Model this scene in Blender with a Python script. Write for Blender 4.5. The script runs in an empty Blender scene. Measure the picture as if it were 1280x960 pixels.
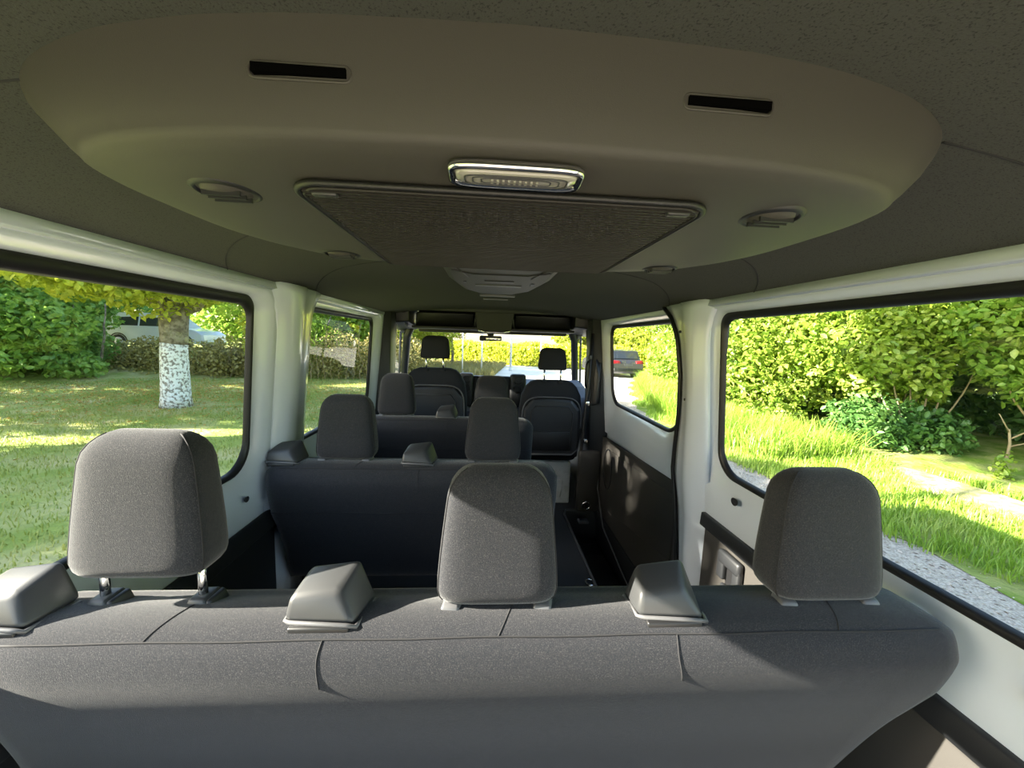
import bpy, bmesh, math, random
import numpy as np
from mathutils import Vector, Matrix
random.seed(7)
C = bpy.context.scene.collection
S = bpy.context.scene

# ------------------------------------------------------------------ camera, sky, sun, exposure
cam_d = bpy.data.cameras.new('camera'); cam = bpy.data.objects.new('camera', cam_d); C.objects.link(cam)
cam_d.sensor_width = 36; cam_d.lens = 481/1280*36; cam_d.clip_start = .02; cam_d.clip_end = 400
_R = (.99751578, -.06226642, .03294166); _U = (-.02560274, .11518853, .99301365); _W = (.0656259, .99139018, -.11330818)
cam.matrix_world = Matrix(((_R[0], _U[0], -_W[0], -.04), (_R[1], _U[1], -_W[1], 0), (_R[2], _U[2], -_W[2], 1.35), (0, 0, 0, 1)))
S.camera = cam
S.view_settings.view_transform = 'Standard'; S.view_settings.look = 'None'
S.view_settings.exposure = 1.36; S.view_settings.gamma = 1; S.view_settings.use_curve_mapping = False
SUN = Vector((1, .10, -.475)).normalized()
world = bpy.data.worlds.new('sky'); S.world = world; world.use_nodes = True
wn = world.node_tree; bg = wn.nodes['Background']
sky = wn.nodes.new('ShaderNodeTexSky'); sky.sky_type = 'NISHITA'; sky.sun_disc = False
sky.sun_elevation = math.radians(25); sky.sun_rotation = math.radians(-95); sky.air_density = 1.2; sky.dust_density = 1.2
wn.links.new(sky.outputs[0], bg.inputs[0]); bg.inputs[1].default_value = 0.31
sun_d = bpy.data.lights.new('sun', 'SUN'); sun = bpy.data.objects.new('sun', sun_d); C.objects.link(sun)
sun_d.energy = 18; sun_d.angle = math.radians(.6); sun_d.color = (1, .92, .79)
sun.rotation_euler = SUN.to_track_quat('-Z', 'Y').to_euler(); sun.location = (-8, 0, 12)
S.cycles.max_bounces = 9; S.cycles.diffuse_bounces = 5; S.cycles.transparent_max_bounces = 24; S.cycles.use_denoising = True
S.cycles.sample_clamp_indirect = 6

# ------------------------------------------------------------------ materials
def mat(name, col, rough=.6, metal=0, spec=.5, noise=None, bump=None, sheen=0, coat=0, emit=None, trans=0):
    """noise=(scale, second colour, low, high); bump=(scale, strength, distance)"""
    m = bpy.data.materials.new(name); m.use_nodes = True; nt = m.node_tree; b = nt.nodes['Principled BSDF']
    b.inputs['Base Color'].default_value = (*col, 1); b.inputs['Roughness'].default_value = rough
    b.inputs['Metallic'].default_value = metal; b.inputs['Specular IOR Level'].default_value = spec
    b.inputs['Sheen Weight'].default_value = sheen; b.inputs['Sheen Roughness'].default_value = .35; b.inputs['Coat Weight'].default_value = coat
    tc = nt.nodes.new('ShaderNodeTexCoord')
    if noise:
        n = nt.nodes.new('ShaderNodeTexNoise'); n.inputs['Scale'].default_value = noise[0]; n.inputs['Detail'].default_value = 4
        r = nt.nodes.new('ShaderNodeValToRGB'); r.color_ramp.elements[0].position = noise[2]; r.color_ramp.elements[1].position = noise[3]
        r.color_ramp.elements[0].color = (*col, 1); r.color_ramp.elements[1].color = (*noise[1], 1)
        nt.links.new(tc.outputs['Object'], n.inputs['Vector']); nt.links.new(n.outputs['Fac'], r.inputs['Fac']); nt.links.new(r.outputs[0], b.inputs['Base Color'])
    if bump:
        n = nt.nodes.new('ShaderNodeTexNoise'); n.inputs['Scale'].default_value = bump[0]; n.inputs['Detail'].default_value = 3
        bp = nt.nodes.new('ShaderNodeBump'); bp.inputs['Strength'].default_value = bump[1]; bp.inputs['Distance'].default_value = bump[2]
        nt.links.new(tc.outputs['Object'], n.inputs['Vector']); nt.links.new(n.outputs['Fac'], bp.inputs['Height']); nt.links.new(bp.outputs[0], b.inputs['Normal'])
    if emit:
        b.inputs['Emission Color'].default_value = (*emit[0], 1); b.inputs['Emission Strength'].default_value = emit[1]
    return m
def leafmat(name, c1, c2, c3, scale=1.2, transl=.45):
    m = bpy.data.materials.new(name); m.use_nodes = True; nt = m.node_tree; nt.nodes.remove(nt.nodes['Principled BSDF'])
    out = nt.nodes['Material Output']; tc = nt.nodes.new('ShaderNodeTexCoord')
    n = nt.nodes.new('ShaderNodeTexNoise'); n.inputs['Scale'].default_value = scale; n.inputs['Detail'].default_value = 6; n.inputs['Roughness'].default_value = .75
    r = nt.nodes.new('ShaderNodeValToRGB'); e = r.color_ramp.elements
    e[0].position = .33; e[0].color = (*c1, 1); e[1].position = .68; e[1].color = (*c3, 1); k = e.new(.5); k.color = (*c2, 1)
    d = nt.nodes.new('ShaderNodeBsdfDiffuse'); t = nt.nodes.new('ShaderNodeBsdfTranslucent'); g = nt.nodes.new('ShaderNodeBsdfGlossy'); g.inputs['Roughness'].default_value = .45
    a = nt.nodes.new('ShaderNodeMixShader'); a.inputs[0].default_value = transl; b = nt.nodes.new('ShaderNodeMixShader'); b.inputs[0].default_value = .03
    L = nt.links.new
    L(tc.outputs['Object'], n.inputs['Vector']); L(n.outputs['Fac'], r.inputs['Fac']); L(r.outputs[0], d.inputs[0]); L(r.outputs[0], t.inputs[0])
    L(d.outputs[0], a.inputs[1]); L(t.outputs[0], a.inputs[2]); L(a.outputs[0], b.inputs[1]); L(g.outputs[0], b.inputs[2]); L(b.outputs[0], out.inputs[0])
    return m
def glassmat(name, tint, refl=.05):
    m = bpy.data.materials.new(name); m.use_nodes = True; nt = m.node_tree; nt.nodes.remove(nt.nodes['Principled BSDF'])
    out = nt.nodes['Material Output']; t = nt.nodes.new('ShaderNodeBsdfTransparent'); t.inputs[0].default_value = (*tint, 1)
    g = nt.nodes.new('ShaderNodeBsdfGlossy'); g.inputs['Roughness'].default_value = .0; mx = nt.nodes.new('ShaderNodeMixShader')
    lw = nt.nodes.new('ShaderNodeLayerWeight'); lw.inputs[0].default_value = .5
    p5 = nt.nodes.new('ShaderNodeMath'); p5.operation = 'POWER'; p5.inputs[1].default_value = 4; f = nt.nodes.new('ShaderNodeMath'); f.operation = 'MULTIPLY_ADD'; f.inputs[1].default_value = .30; f.inputs[2].default_value = refl*.6
    nt.links.new(lw.outputs['Facing'], p5.inputs[0]); nt.links.new(p5.outputs[0], f.inputs[0]); nt.links.new(f.outputs[0], mx.inputs[0]); nt.links.new(t.outputs[0], mx.inputs[1]); nt.links.new(g.outputs[0], mx.inputs[2]); nt.links.new(mx.outputs[0], out.inputs[0])
    return m
fabric = mat('seat_fabric', (.0165, .0180, .0225), .95, spec=.2, noise=(800, (.070, .066, .067), .50, .74), bump=(900, .6, .0015), sheen=.28)
front_fabric = mat('front_seat_fabric', (.014, .015, .018), .9, spec=.2, bump=(900, .3, .001))
seam_m = mat('seam_thread', (.012, .012, .014), .9)
liner = mat('headliner_cloth', (.056, .058, .053), .95, spec=.15, noise=(420, (.028, .029, .027), .56, .66), bump=(500, .4, .0015))
cons_m = mat('console_plastic', (.047, .044, .039), .55, spec=.4, bump=(900, .18, .001))
dark_pl = mat('dark_plastic', (.012, .013, .015), .5, bump=(700, .25, .0008))
trim_pl = mat('door_card_plastic', (.034, .031, .028), .62, bump=(600, .3, .001))
grey_pl = mat('grey_plastic', (.031, .032, .034), .42, bump=(800, .2, .0006))
grey_rim = mat('light_grey_plastic', (.085, .085, .09), .4)
void = mat('slot_void', (.002, .002, .002), 1, spec=0)
black = mat('black_rubber', (.008, .008, .009), .45)
white = mat('white_body_paint', (.55, .60, .665), .22, coat=.5)
whitem = mat('white_steel', (.62, .64, .66), .4, noise=(30, (.55, .57, .58), .45, .6))
chrome = mat('chrome', (.75, .75, .75), .12, metal=1)
grille_m = mat('grille_plastic', (.012, .010, .009), .6)
lens_m = mat('lamp_lens', (.30, .29, .26), .12, spec=.8, coat=.6)
vinyl = mat('floor_vinyl', (.04, .042, .046), .7, bump=(500, .3, .001))
dash_m = mat('dash_plastic', (.10, .11, .14), .55)
glass = glassmat('side_glass', (.95, .97, .94)); clear = glassmat('windscreen_glass', (.93, .95, .93))
glass_car = mat('car_window_glass', (.03, .035, .04), .08, spec=.8)
lawn_m = mat('lawn_soil', (.26, .32, .08), 1, spec=.1, noise=(1.1, (.46, .42, .20), .42, .66), bump=(14, .8, .05))
verge_m = mat('verge_soil', (.14, .22, .03), 1, spec=.1, noise=(3, (.28, .30, .10), .4, .65), bump=(14, .8, .05))
sunlit_m = mat('sunlit_soil', (.27, .27, .09), 1, spec=.1, noise=(6, (.46, .41, .22), .4, .6), bump=(30, .8, .02))  # paler soil colour carries the sunlit band on the verge
gravel_m = mat('gravel', (.34, .285, .235), 1, spec=.1, noise=(55, (.54, .46, .39), .38, .62), bump=(60, .7, .012))
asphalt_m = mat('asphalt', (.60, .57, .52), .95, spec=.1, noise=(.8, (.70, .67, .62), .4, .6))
bark = mat('bark', (.12, .10, .075), .95, noise=(9, (.26, .23, .19), .4, .6), bump=(16, 1, .05))
lime = mat('limewashed_bark', (.22, .20, .18), .95, noise=(16, (.76, .77, .80), .40, .53), bump=(16, 1, .05))
stick = mat('dry_stem', (.33, .26, .15), .9)
grass_l = leafmat('lawn_blades', (.19, .26, .045), (.30, .34, .08), (.42, .39, .17), .8, .3)
grass_r = leafmat('verge_blades', (.16, .30, .03), (.28, .42, .05), (.42, .50, .12), 1.5, .4)
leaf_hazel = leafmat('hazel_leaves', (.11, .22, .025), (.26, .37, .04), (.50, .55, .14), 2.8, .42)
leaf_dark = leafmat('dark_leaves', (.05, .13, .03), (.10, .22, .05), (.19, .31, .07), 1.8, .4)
leaf_shrub = leafmat('shrub_leaves', (.10, .22, .05), (.20, .36, .07), (.42, .56, .12), 1.3, .4)
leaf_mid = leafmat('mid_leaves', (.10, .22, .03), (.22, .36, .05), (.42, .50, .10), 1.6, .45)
leaf_yel = leafmat('yellow_green_leaves', (.17, .28, .035), (.42, .48, .05), (.68, .65, .11), 2.6, .5)
leaf_hedge = leafmat('hedge_leaves', (.36, .46, .05), (.62, .66, .07), (.85, .80, .16), 1.5, .5)
leaf_brown = leafmat('dry_brush', (.20, .19, .07), (.33, .29, .10), (.45, .40, .16), 2.0, .3)
litter_m = leafmat('fallen_leaves', (.30, .14, .04), (.45, .25, .06), (.62, .44, .10), 5, .2)
paint_dark = mat('dark_car_paint', (.03, .03, .04), .25, coat=.8)
car_red = mat('tail_lamp_red', (.28, .01, .015), .3)
tyre = mat('tyre_rubber', (.02, .02, .02), .8)
steel = mat('galvanised_steel', (.62, .63, .65), .45)

# ------------------------------------------------------------------ helpers
ORG = {}
def tag(o, label=None, cat=None, group=None, kind=None):
    if label: o['label'] = label
    if cat: o['category'] = cat
    if group: o['group'] = group
    if kind: o['kind'] = kind
    return o
def thing(name, label, cat, loc=(0, 0, 0), group=None):
    o = bpy.data.objects.new(name, None); C.objects.link(o); o.location = loc; o.empty_display_size = .05
    ORG[o.name] = Vector(loc); return tag(o, label, cat, group)
def root_struct(name, label, loc=(0, 0, 0)):
    o = bpy.data.objects.new(name, None); C.objects.link(o); o.location = loc; ORG[o.name] = Vector(loc)
    return tag(o, label, kind='structure')
def link(name, me, m, parent, smooth):
    me.materials.append(m)
    if smooth: me.polygons.foreach_set('use_smooth', [True]*len(me.polygons))
    o = bpy.data.objects.new(name, me); C.objects.link(o)
    if parent:
        me.transform(Matrix.Translation(-ORG[parent.name])); o.parent = parent; ORG[o.name] = ORG[parent.name]
    else:
        ORG[o.name] = Vector((0, 0, 0))
    return o
def obj(name, v, f, m, parent=None, smooth=False, weld=True):
    me = bpy.data.meshes.new(name); me.from_pydata([tuple(p) for p in v], [], f); me.update()
    if weld:
        bm = bmesh.new(); bm.from_mesh(me); bmesh.ops.remove_doubles(bm, verts=bm.verts, dist=1e-5)
        bmesh.ops.recalc_face_normals(bm, faces=bm.faces); bm.to_mesh(me); bm.free()
    return link(name, me, m, parent, smooth)
def bmobj(name, bm, m, parent=None, smooth=False):
    bmesh.ops.recalc_face_normals(bm, faces=bm.faces)
    me = bpy.data.meshes.new(name); bm.to_mesh(me); bm.free(); return link(name, me, m, parent, smooth)
def hexa(bm, pts, bev=0, seg=2):
    """pts: 4 bottom then 4 top corners, same winding"""
    vs = [bm.verts.new(p) for p in pts]
    fs = [bm.faces.new([vs[i] for i in q]) for q in ((3, 2, 1, 0), (4, 5, 6, 7), (0, 1, 5, 4), (1, 2, 6, 5), (2, 3, 7, 6), (3, 0, 4, 7))]
    if bev:
        es = list({e for f in fs for e in f.edges}); bmesh.ops.bevel(bm, geom=es, offset=bev, segments=seg, affect='EDGES', profile=.5)
def boxp(a, b):
    x0, y0, z0 = a; x1, y1, z1 = b
    return [(x0, y0, z0), (x1, y0, z0), (x1, y1, z0), (x0, y1, z0), (x0, y0, z1), (x1, y0, z1), (x1, y1, z1), (x0, y1, z1)]
def box(name, a, b, m, parent=None, bev=0, seg=2, smooth=None):
    bm = bmesh.new(); hexa(bm, boxp(a, b), bev, seg); return bmobj(name, bm, m, parent, bool(bev) if smooth is None else smooth)
def hexo(name, pts, m, parent=None, bev=0, seg=2):
    bm = bmesh.new(); hexa(bm, pts, bev, seg); return bmobj(name, bm, m, parent, bool(bev))
def tubev(pts, r, n=8, closed=False):
    pts = [Vector(p) for p in pts]; V = []; F = []; m = len(pts); rr = r if isinstance(r, (list, tuple)) else [r]*m
    ref = None
    for i, p in enumerate(pts):
        a = pts[i-1] if (i or closed) else p; b = pts[(i+1) % m] if (i < m-1 or closed) else p
        t = (b-a).normalized() if (b-a).length > 1e-9 else Vector((0, 0, 1))
        if ref is None: ref = Vector((0, 0, 1)) if abs(t.z) < .9 else Vector((1, 0, 0))
        u = (ref - t*ref.dot(t)).normalized(); w = t.cross(u); ref = u
        V += [p + (u*math.cos(2*math.pi*k/n) + w*math.sin(2*math.pi*k/n))*rr[i] for k in range(n)]
    for i in range(m if closed else m-1):
        for k in range(n):
            a, b = i*n+k, i*n+(k+1) % n; c, d = ((i+1) % m)*n+(k+1) % n, ((i+1) % m)*n+k
            F.append((a, b, c, d))
    if not closed: F += [tuple(range(n))[::-1], tuple(range((m-1)*n, m*n))]
    return V, F
def tube(name, pts, r, m, parent=None, n=8, closed=False):
    V, F = tubev(pts, r, n, closed); return obj(name, V, F, m, parent, True, weld=False)
def merge(parts):
    V = []; F = []
    for v, f in parts:
        o = len(V); V += list(v); F += [tuple(i+o for i in q) for q in f]
    return V, F
def loftv(rings, cap0=True, cap1=True):
    n = len(rings[0]); V = [p for r in rings for p in r]; F = []
    for i in range(len(rings)-1):
        for k in range(n):
            F.append((i*n+k, i*n+(k+1) % n, (i+1)*n+(k+1) % n, (i+1)*n+k))
    if cap0: F.append(tuple(range(n))[::-1])
    if cap1: F.append(tuple(range((len(rings)-1)*n, len(rings)*n)))
    return V, F
def loft(name, rings, m, parent=None, smooth=True, cap0=True, cap1=True):
    V, F = loftv(rings, cap0, cap1); return obj(name, V, F, m, parent, smooth)
def supere(hx, hy, e, n):
    o = []
    for k in range(n):
        a = 2*math.pi*k/n; c, s = math.cos(a), math.sin(a)
        o.append((hx*math.copysign(abs(c)**(2/e), c), hy*math.copysign(abs(s)**(2/e), s)))
    return o
def rrect(a0, a1, b0, b1, r, n=6):
    """rounded rectangle loop in (a,b); r may be 4 radii for corners (a0b0, a1b0, a1b1, a0b1)"""
    rr = r if isinstance(r, (list, tuple)) else (r,)*4; o = []
    for (ca, cb, q, st) in ((a0+rr[0], b0+rr[0], rr[0], 180), (a1-rr[1], b0+rr[1], rr[1], 270), (a1-rr[2], b1-rr[2], rr[2], 0), (a0+rr[3], b1-rr[3], rr[3], 90)):
        for k in range(n+1):
            t = math.radians(st+90*k/n); o.append((ca+q*math.cos(t), cb+q*math.sin(t)))
    return o
def cat(P, n, closed=True):
    """Catmull-Rom through P"""
    o = []; m = len(P)
    for i in range(m if closed else m-1):
        if closed: p0, p1, p2, p3 = P[i-1], P[i], P[(i+1) % m], P[(i+2) % m]
        else: p0, p1, p2, p3 = P[max(i-1, 0)], P[i], P[i+1], P[min(i+2, m-1)]
        for k in range(n):
            t = k/n
            o.append(tuple(.5*(2*b+(c-a)*t+(2*a-5*b+4*c-d)*t*t+(3*b-a-3*c+d)*t**3) for a, b, c, d in zip(p0, p1, p2, p3)))
    if not closed: o.append(tuple(P[-1]))
    return o
def copy_tree(o, parent=None, off=None):
    c = o.copy(); C.objects.link(c); c.parent = parent
    for ch in [x for x in C.objects if x.parent == o]: copy_tree(ch, c)
    return c

# ------------------------------------------------------------------ van body shell
def Xin(z): return .885 - .09*(z-.66)
def Xgl(z): return .915 - .073*(z-.853)
def ceil_z(x, y):
    zc = 1.63 if y < 1.5 else 1.63 - .045*min(1, (y-1.5)/1.6)
    return 1.52 + (zc-1.52)*(1-min(1, abs(x)/.81)**3)
xs = [-.81, -.79, -.74, -.68, -.6, -.5, -.4, -.3, -.2, -.1, 0, .1, .2, .3, .4, .5, .6, .68, .74, .79, .81]
ys = [-.55+.15*i for i in range(25)] + [3.13]
V = [(x, y, ceil_z(x, y)) for y in ys for x in xs]; nx = len(xs)
F = [(j*nx+i, j*nx+i+1, (j+1)*nx+i+1, (j+1)*nx+i) for j in range(len(ys)-1) for i in range(nx-1)]
ceiling = tag(obj('ceiling', V, F, liner, None, True), 'dark grey cloth headliner curving down to the window tops', kind='structure')
def ceil_line(name, pts, r=.0018, m=seam_m):
    P = cat([(x, y) for x, y in pts], 6, False)
    return tube(name, [(x, y, ceil_z(x, y)-.0005) for x, y in P], r, m, ceiling, 6)
for s in (-1, 1):
    ceil_line('panel_seam', [(s*.50, .46), (s*.66, .455), (s*.80, .45)])
    ceil_line('panel_seam', [(s*.46, .97), (s*.56, .98), (s*.66, 1.02), (s*.74, 1.10), (s*.80, 1.2)])
    ceil_line('panel_seam', [(s*.19, 1.42), (s*.50, 1.45), (s*.62, 1.50), (s*.72, 1.62), (s*.80, 1.78)])
# outer roof
R_ = []
for y, k in ((-.6, 1), (3.0, 1), (3.5, .97), (3.75, .9)):
    dz = 0 if y < 3.2 else -.04 if y < 3.6 else -.16
    prof = [(-.93, 1.30), (-.90, 1.50), (-.85, 1.66), (-.7, 1.74), (-.4, 1.775), (0, 1.785), (.4, 1.775), (.7, 1.74), (.85, 1.66), (.90, 1.50), (.93, 1.30)]
    R_.append([(x*k, y, z+dz if z > 1.4 else z+dz) for x, z in prof])
Vr = [p for r in R_ for p in r]; n_ = len(R_[0])
Fr = [(j*n_+i, j*n_+i+1, (j+1)*n_+i+1, (j+1)*n_+i) for j in range(3) for i in range(1, n_-2)]
roof = tag(obj('roof', Vr, Fr, white, None, True), 'white outer roof skin of the van', kind='structure')

def wall_cell(V, F, s, y0, y1, z0, z1, hole, rad, grow, sink, grow_bottom):
    """panel with a window recess: rounded loop at glass -> flange -> panel -> cell border"""
    a0, a1, b0, b1 = hole; N = 8
    def loop(g, d, gb):
        return rrect(a0-g, a1+g, b0-gb, b1+g*.35, [max(.03, r+g*.6) for r in rad], N)
    L0 = [(s*Xgl(z), y, z) for y, z in loop(0, 0, 0)]
    L1 = [(s*(Xgl(z)-.012), y, z) for y, z in loop(.010, 0, .010)]
    L2 = [(s*(Xin(z)+(.012 if z < b0 else .006)), y, z) for y, z in loop(grow, 0, grow_bottom)]
    L3 = [(s*Xin(z), y, z) for y, z in loop(grow+.02, 0, grow_bottom+.02)]
    yc, zc = (a0+a1)/2, (b0+b1)/2; L4 = []
    flat = loop(grow+.02, 0, grow_bottom+.02)
    for y, z in flat:
        dy, dz = y-yc, z-zc
        ty = ((y1-yc)/dy if dy > 0 else (y0-yc)/dy) if abs(dy) > 1e-6 else 1e9
        tz = ((z1-zc)/dz if dz > 0 else (z0-zc)/dz) if abs(dz) > 1e-6 else 1e9
        t = min(ty, tz); L4.append((yc+dy*t, zc+dz*t))
    # snap nearest to corners
    for cy, cz in ((y0, z0), (y1, z0), (y1, z1), (y0, z1)):
        i = min(range(len(L4)), key=lambda q: (L4[q][0]-cy)**2+(L4[q][1]-cz)**2); L4[i] = (cy, cz)
    L4 = [(s*Xin(z), y, z) for y, z in L4]
    rings = [L0, L1, L2, L3, L4]; o = len(V); n = len(L0)
    for r in rings: V += r
    for i in range(4):
        for k in range(n): F.append((o+i*n+k, o+i*n+(k+1) % n, o+(i+1)*n+(k+1) % n, o+(i+1)*n+k))
def make_window(idx, s, hole, rad, label, top_band=.018, gm=glass):
    w = root_struct('window_%d' % idx, label, (s*.9, (hole[0]+hole[1])/2, hole[2]))
    lo = rrect(*hole, rad, 8)
    obj('glass_pane', [(s*(Xgl(z)+.006), y, z) for y, z in lo], [tuple(range(len(lo)))], gm, w)
    a0, a1, b0, b1 = hole
    li = rrect(a0+.012, a1-.012, b0+.012, b1-top_band, rad, 8)
    ou = rrect(a0-.008, a1+.008, b0-.010, b1+.008, rad, 8)
    mid = rrect(a0+.002, a1-.002, b0, b1-.004, rad, 8)
    rings = [[(s*(Xgl(z)+.004), y, z) for y, z in li], [(s*(Xgl(z)-.010), y, z) for y, z in rrect(a0+.009, a1-.009, b0+.009, b1-top_band+.003, rad, 8)], [(s*(Xgl(z)-.016), y, z) for y, z in mid], [(s*(Xgl(z)-.011), y, z) for y, z in ou]]
    loft('rubber_seal', rings, black, w, True, False, False)
    return w
def filled(s, y0, y1, z0, z1): 
    return [(s*Xin(z0), y0, z0), (s*Xin(z0), y1, z0), (s*Xin(z1), y1, z1), (s*Xin(z1), y0, z1)], [(0, 1, 2, 3)]
HL1 = (-.30, 1.42, .853, 1.470); HL2 = (1.79, 2.83, .853, 1.470)
HR1 = (-.30, 1.45, .853, 1.475); HR2 = (1.775, 2.84, .905, 1.475)
V = []; F = []
wall_cell(V, F, -1, -.45, 1.58, .66, 1.53, HL1, (.10, .10, .05, .05), .055, 0, .10)
wall_cell(V, F, -1, 1.66, 2.93, .66, 1.53, HL2, (.08, .08, .05, .05), .055, 0, .10)
for (a, b) in ((1.58, 1.66),):
    v, f = filled(-1, a, b, .66, 1.53); o = len(V); V += v; F += [tuple(i+o for i in q) for q in f]
wall_left = tag(obj('wall_left', V, F, white, None, True), 'white painted inner body side around the left windows', kind='structure')
V = []; F = []
wall_cell(V, F, 1, -.45, 1.57, .66, 1.53, HR1, (.10, .10, .05, .05), .055, 0, .10)
wall_right = tag(obj('wall_right', V, F, white, None, True), 'white painted inner body side around the rear right window', kind='structure')
make_window(1, -1, HL1, (.10, .10, .05, .05), 'long rear left side window with black rubber seal', .030)
make_window(2, -1, HL2, (.08, .08, .05, .05), 'left side window ahead of the white pillar', .020)
make_window(3, 1, HR1, (.12, .10, .05, .05), 'long rear right side window with black rubber seal', .022)
# sliding door
door = root_struct('door_1', 'white sliding door on the right with dark trim card and window', (.9, 2.3, 0))
V = []; F = []
wall_cell(V, F, 1, 1.60, 2.95, .66, 1.53, HR2, (.17, .13, .07, .06), .05, 0, .10)
V = [(x+.012, y, z) for x, y, z in V]
obj('door_frame', V, F, white, door, True)
w4 = make_window(4, 1, HR2, (.17, .13, .07, .06), 'sliding door window with rounded lower corners')
for ch in [o for o in C.objects if o.parent == w4]: ch.location.x += .012
# door trim card with pressed relief
def card(name, s, y0, y1, ztop0, ztop1, zbot, m, parent, bev=.008, x_off=0):
    pts = []
    return hexo(name, [(s*(.895+x_off), y0, zbot), (s*(.865+x_off), y0, zbot), (s*(.865+x_off), y1, zbot), (s*(.895+x_off), y1, zbot),
                       (s*(.89+x_off), y0, ztop0), (s*(.872+x_off), y0, ztop0), (s*(.872+x_off), y1, ztop1), (s*(.89+x_off), y1, ztop1)], m, parent, bev)
card('trim_card', 1, 1.60, 2.93, .695, .625, .0, trim_pl, door, .008, .012)
hexo('raised_panel', [(.885, 1.72, .30), (.871, 1.72, .30), (.871, 2.66, .12), (.885, 2.66, .12), (.89, 1.72, .63), (.876, 1.72, .63), (.877, 2.80, .56), (.89, 2.80, .56)], trim_pl, door, .006)
ell = [(.872, 2.72+.09*math.cos(a), .42+.15*math.sin(a)) for a in [2*math.pi*k/32 for k in range(32)]]
tube('round_relief', ell, .004, dark_pl, door, 6, True)
tube('lower_edge_strip', [(.868, 2.93, .56), (.862, 2.90, .2), (.858, 2.7, -.02), (.855, 2.3, -.10), (.85, 1.7, -.2)], .006, grey_rim, door, 6)
box('door_base', (.87, 1.6, -.3), (.92, 2.95, .02), dark_pl, door)
tube('door_seal', cat([(.84, 1.80, 1.515), (.835, 2.2, 1.524), (.835, 2.9, 1.524)], 6, False), .009, black, wall_right, 8)
# C pillar on the right, body and ridge
DE = [(.183, 1.612), (.49, 1.665), (.758, 1.72), (.888, 1.695), (1.045, 1.655), (1.22, 1.64), (1.394, 1.665), (1.49, 1.73), (1.53, 1.80)]
def door_edge(z): return float(np.interp(z, [p[0] for p in DE], [p[1] for p in DE]))
def pillar(name, s, y0, y1, zb, parent, depth=.035, ridge=None, m=white, fb=0):
    rings = []
    for z in (zb, .2, .4, .5, .6, .68, .76, .82, .89, .97, 1.05, 1.13, 1.22, 1.3, 1.36, 1.42, 1.46, 1.5, 1.53):
        xi = Xin(z) if z > .5 else .89; g = .02*max(0, (z-1.38)/.15)**2*4 + .03*max(0, (.85-z)/.2)*(z > .6)
        d = depth; a, b = y0-g, y1+g
        if s > 0: a = y0-.02*max(0, (z-1.38)/.15)**2*4; b = door_edge(z)
        rings.append([(s*(xi+.012), a-.02, z), (s*(xi-.004), a, z), (s*(xi-d*.8), a+(b-a)*.16, z), (s*(xi-d), a+(b-a)*.30, z), (s*(xi-d*.98), a+(b-a)*.48, z),
                      (s*(xi-d*.62), a+(b-a)*.60, z), (s*(xi-d*.62), a+(b-a)*.80, z), (s*(xi-d*.35), b, z), (s*(xi+.012), b+.012, z)])
    return loft(name, rings, m, parent, True)
pillar('pillar', 1, 1.49, 1.665, .0, wall_right, .042)
seal = [((Xin(z) if z > .66 else .885)-.020, door_edge(z)+.008, z) for z in [1.525-.05*i for i in range(29)]]
tube('door_seal', seal, .010, black, wall_right, 8)
pillar('pillar', -1, 1.50, 1.735, .60, wall_left, .045)
for (y, z, r, s) in ((1.512, .775, .013, 1), (1.293, .79, .018, 1), (.50, .785, .022, 1), (1.36, .76, .013, -1), (1.05, .775, .018, -1)):
    n = 16; ring = [(s*(Xin(z)+.0005-.002), y+r*math.cos(2*math.pi*k/n), z+r*.8*math.sin(2*math.pi*k/n)) for k in range(n)]
    rin = [(s*(Xin(z)+.004), y+r*.8*math.cos(2*math.pi*k/n), z+r*.64*math.sin(2*math.pi*k/n)) for k in range(n)]
    loft('body_plug', [ring, rin], dark_pl, wall_right if s > 0 else wall_left, False, False, True)
for (y, z) in ((1.66, 1.41), (1.62, 1.12)):
    tube('bolt_hole', [(Xin(z)-.032, y-.03, z), (Xin(z)-.022, y-.028, z)], .006, black, wall_right, 8)
# spot-welded roof rail above the windows
for s, w, (a, b) in ((-1, wall_left, (-.4, 1.48)), (1, wall_right, (-.4, 1.45)), (-1, wall_left, (1.76, 2.9))):
    loft('roof_rail', [[(s*(Xin(1.505)+.0), y, 1.500), (s*(Xin(1.505)-.012), y, 1.506), (s*(Xin(1.52)-.014), y, 1.528), (s*(Xin(1.53)+.004), y, 1.532)] for y in (a, b)], white, w, True)
# lower trims
tl = thing('side_trim_panel', 'black plastic lower trim under the rear left window', 'trim panel', (-.88, .5, 0))
box('panel', (-.90, -.45, .0), (-.872, 1.58, .66), dark_pl, tl, .006)
hexo('ledge', [(-.89, -.45, .60), (-.85, -.45, .60), (-.85, 1.50, .60), (-.89, 1.50, .60), (-.885, -.45, .672), (-.868, -.45, .672), (-.868, 1.50, .662), (-.885, 1.50, .662)], dark_pl, tl, .006)
box('storage_recess', (-.872, .95, .34), (-.862, 1.22, .52), black, tl, .004)
box('cup_tray', (-.885, .90, .28), (-.84, 1.26, .33), dark_pl, tl, .008)
tl2 = thing('side_trim_panel', 'black plastic lower trim under the left window beside the middle bench', 'trim panel', (-.88, 2.2, 0))
box('panel', (-.90, 1.60, .0), (-.872, 2.93, .66), dark_pl, tl2, .006)
tr = thing('side_trim_panel', 'dark lower trim with latch pocket under the rear right window', 'trim panel', (.88, .6, 0))
hexo('panel', [(.90, -.45, .0), (.868, -.45, .0), (.868, 1.46, .0), (.90, 1.46, .0), (.90, -.45, .655), (.874, -.45, .655), (.874, 1.46, .64), (.90, 1.46, .64)], trim_pl, tr, .006)
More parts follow.
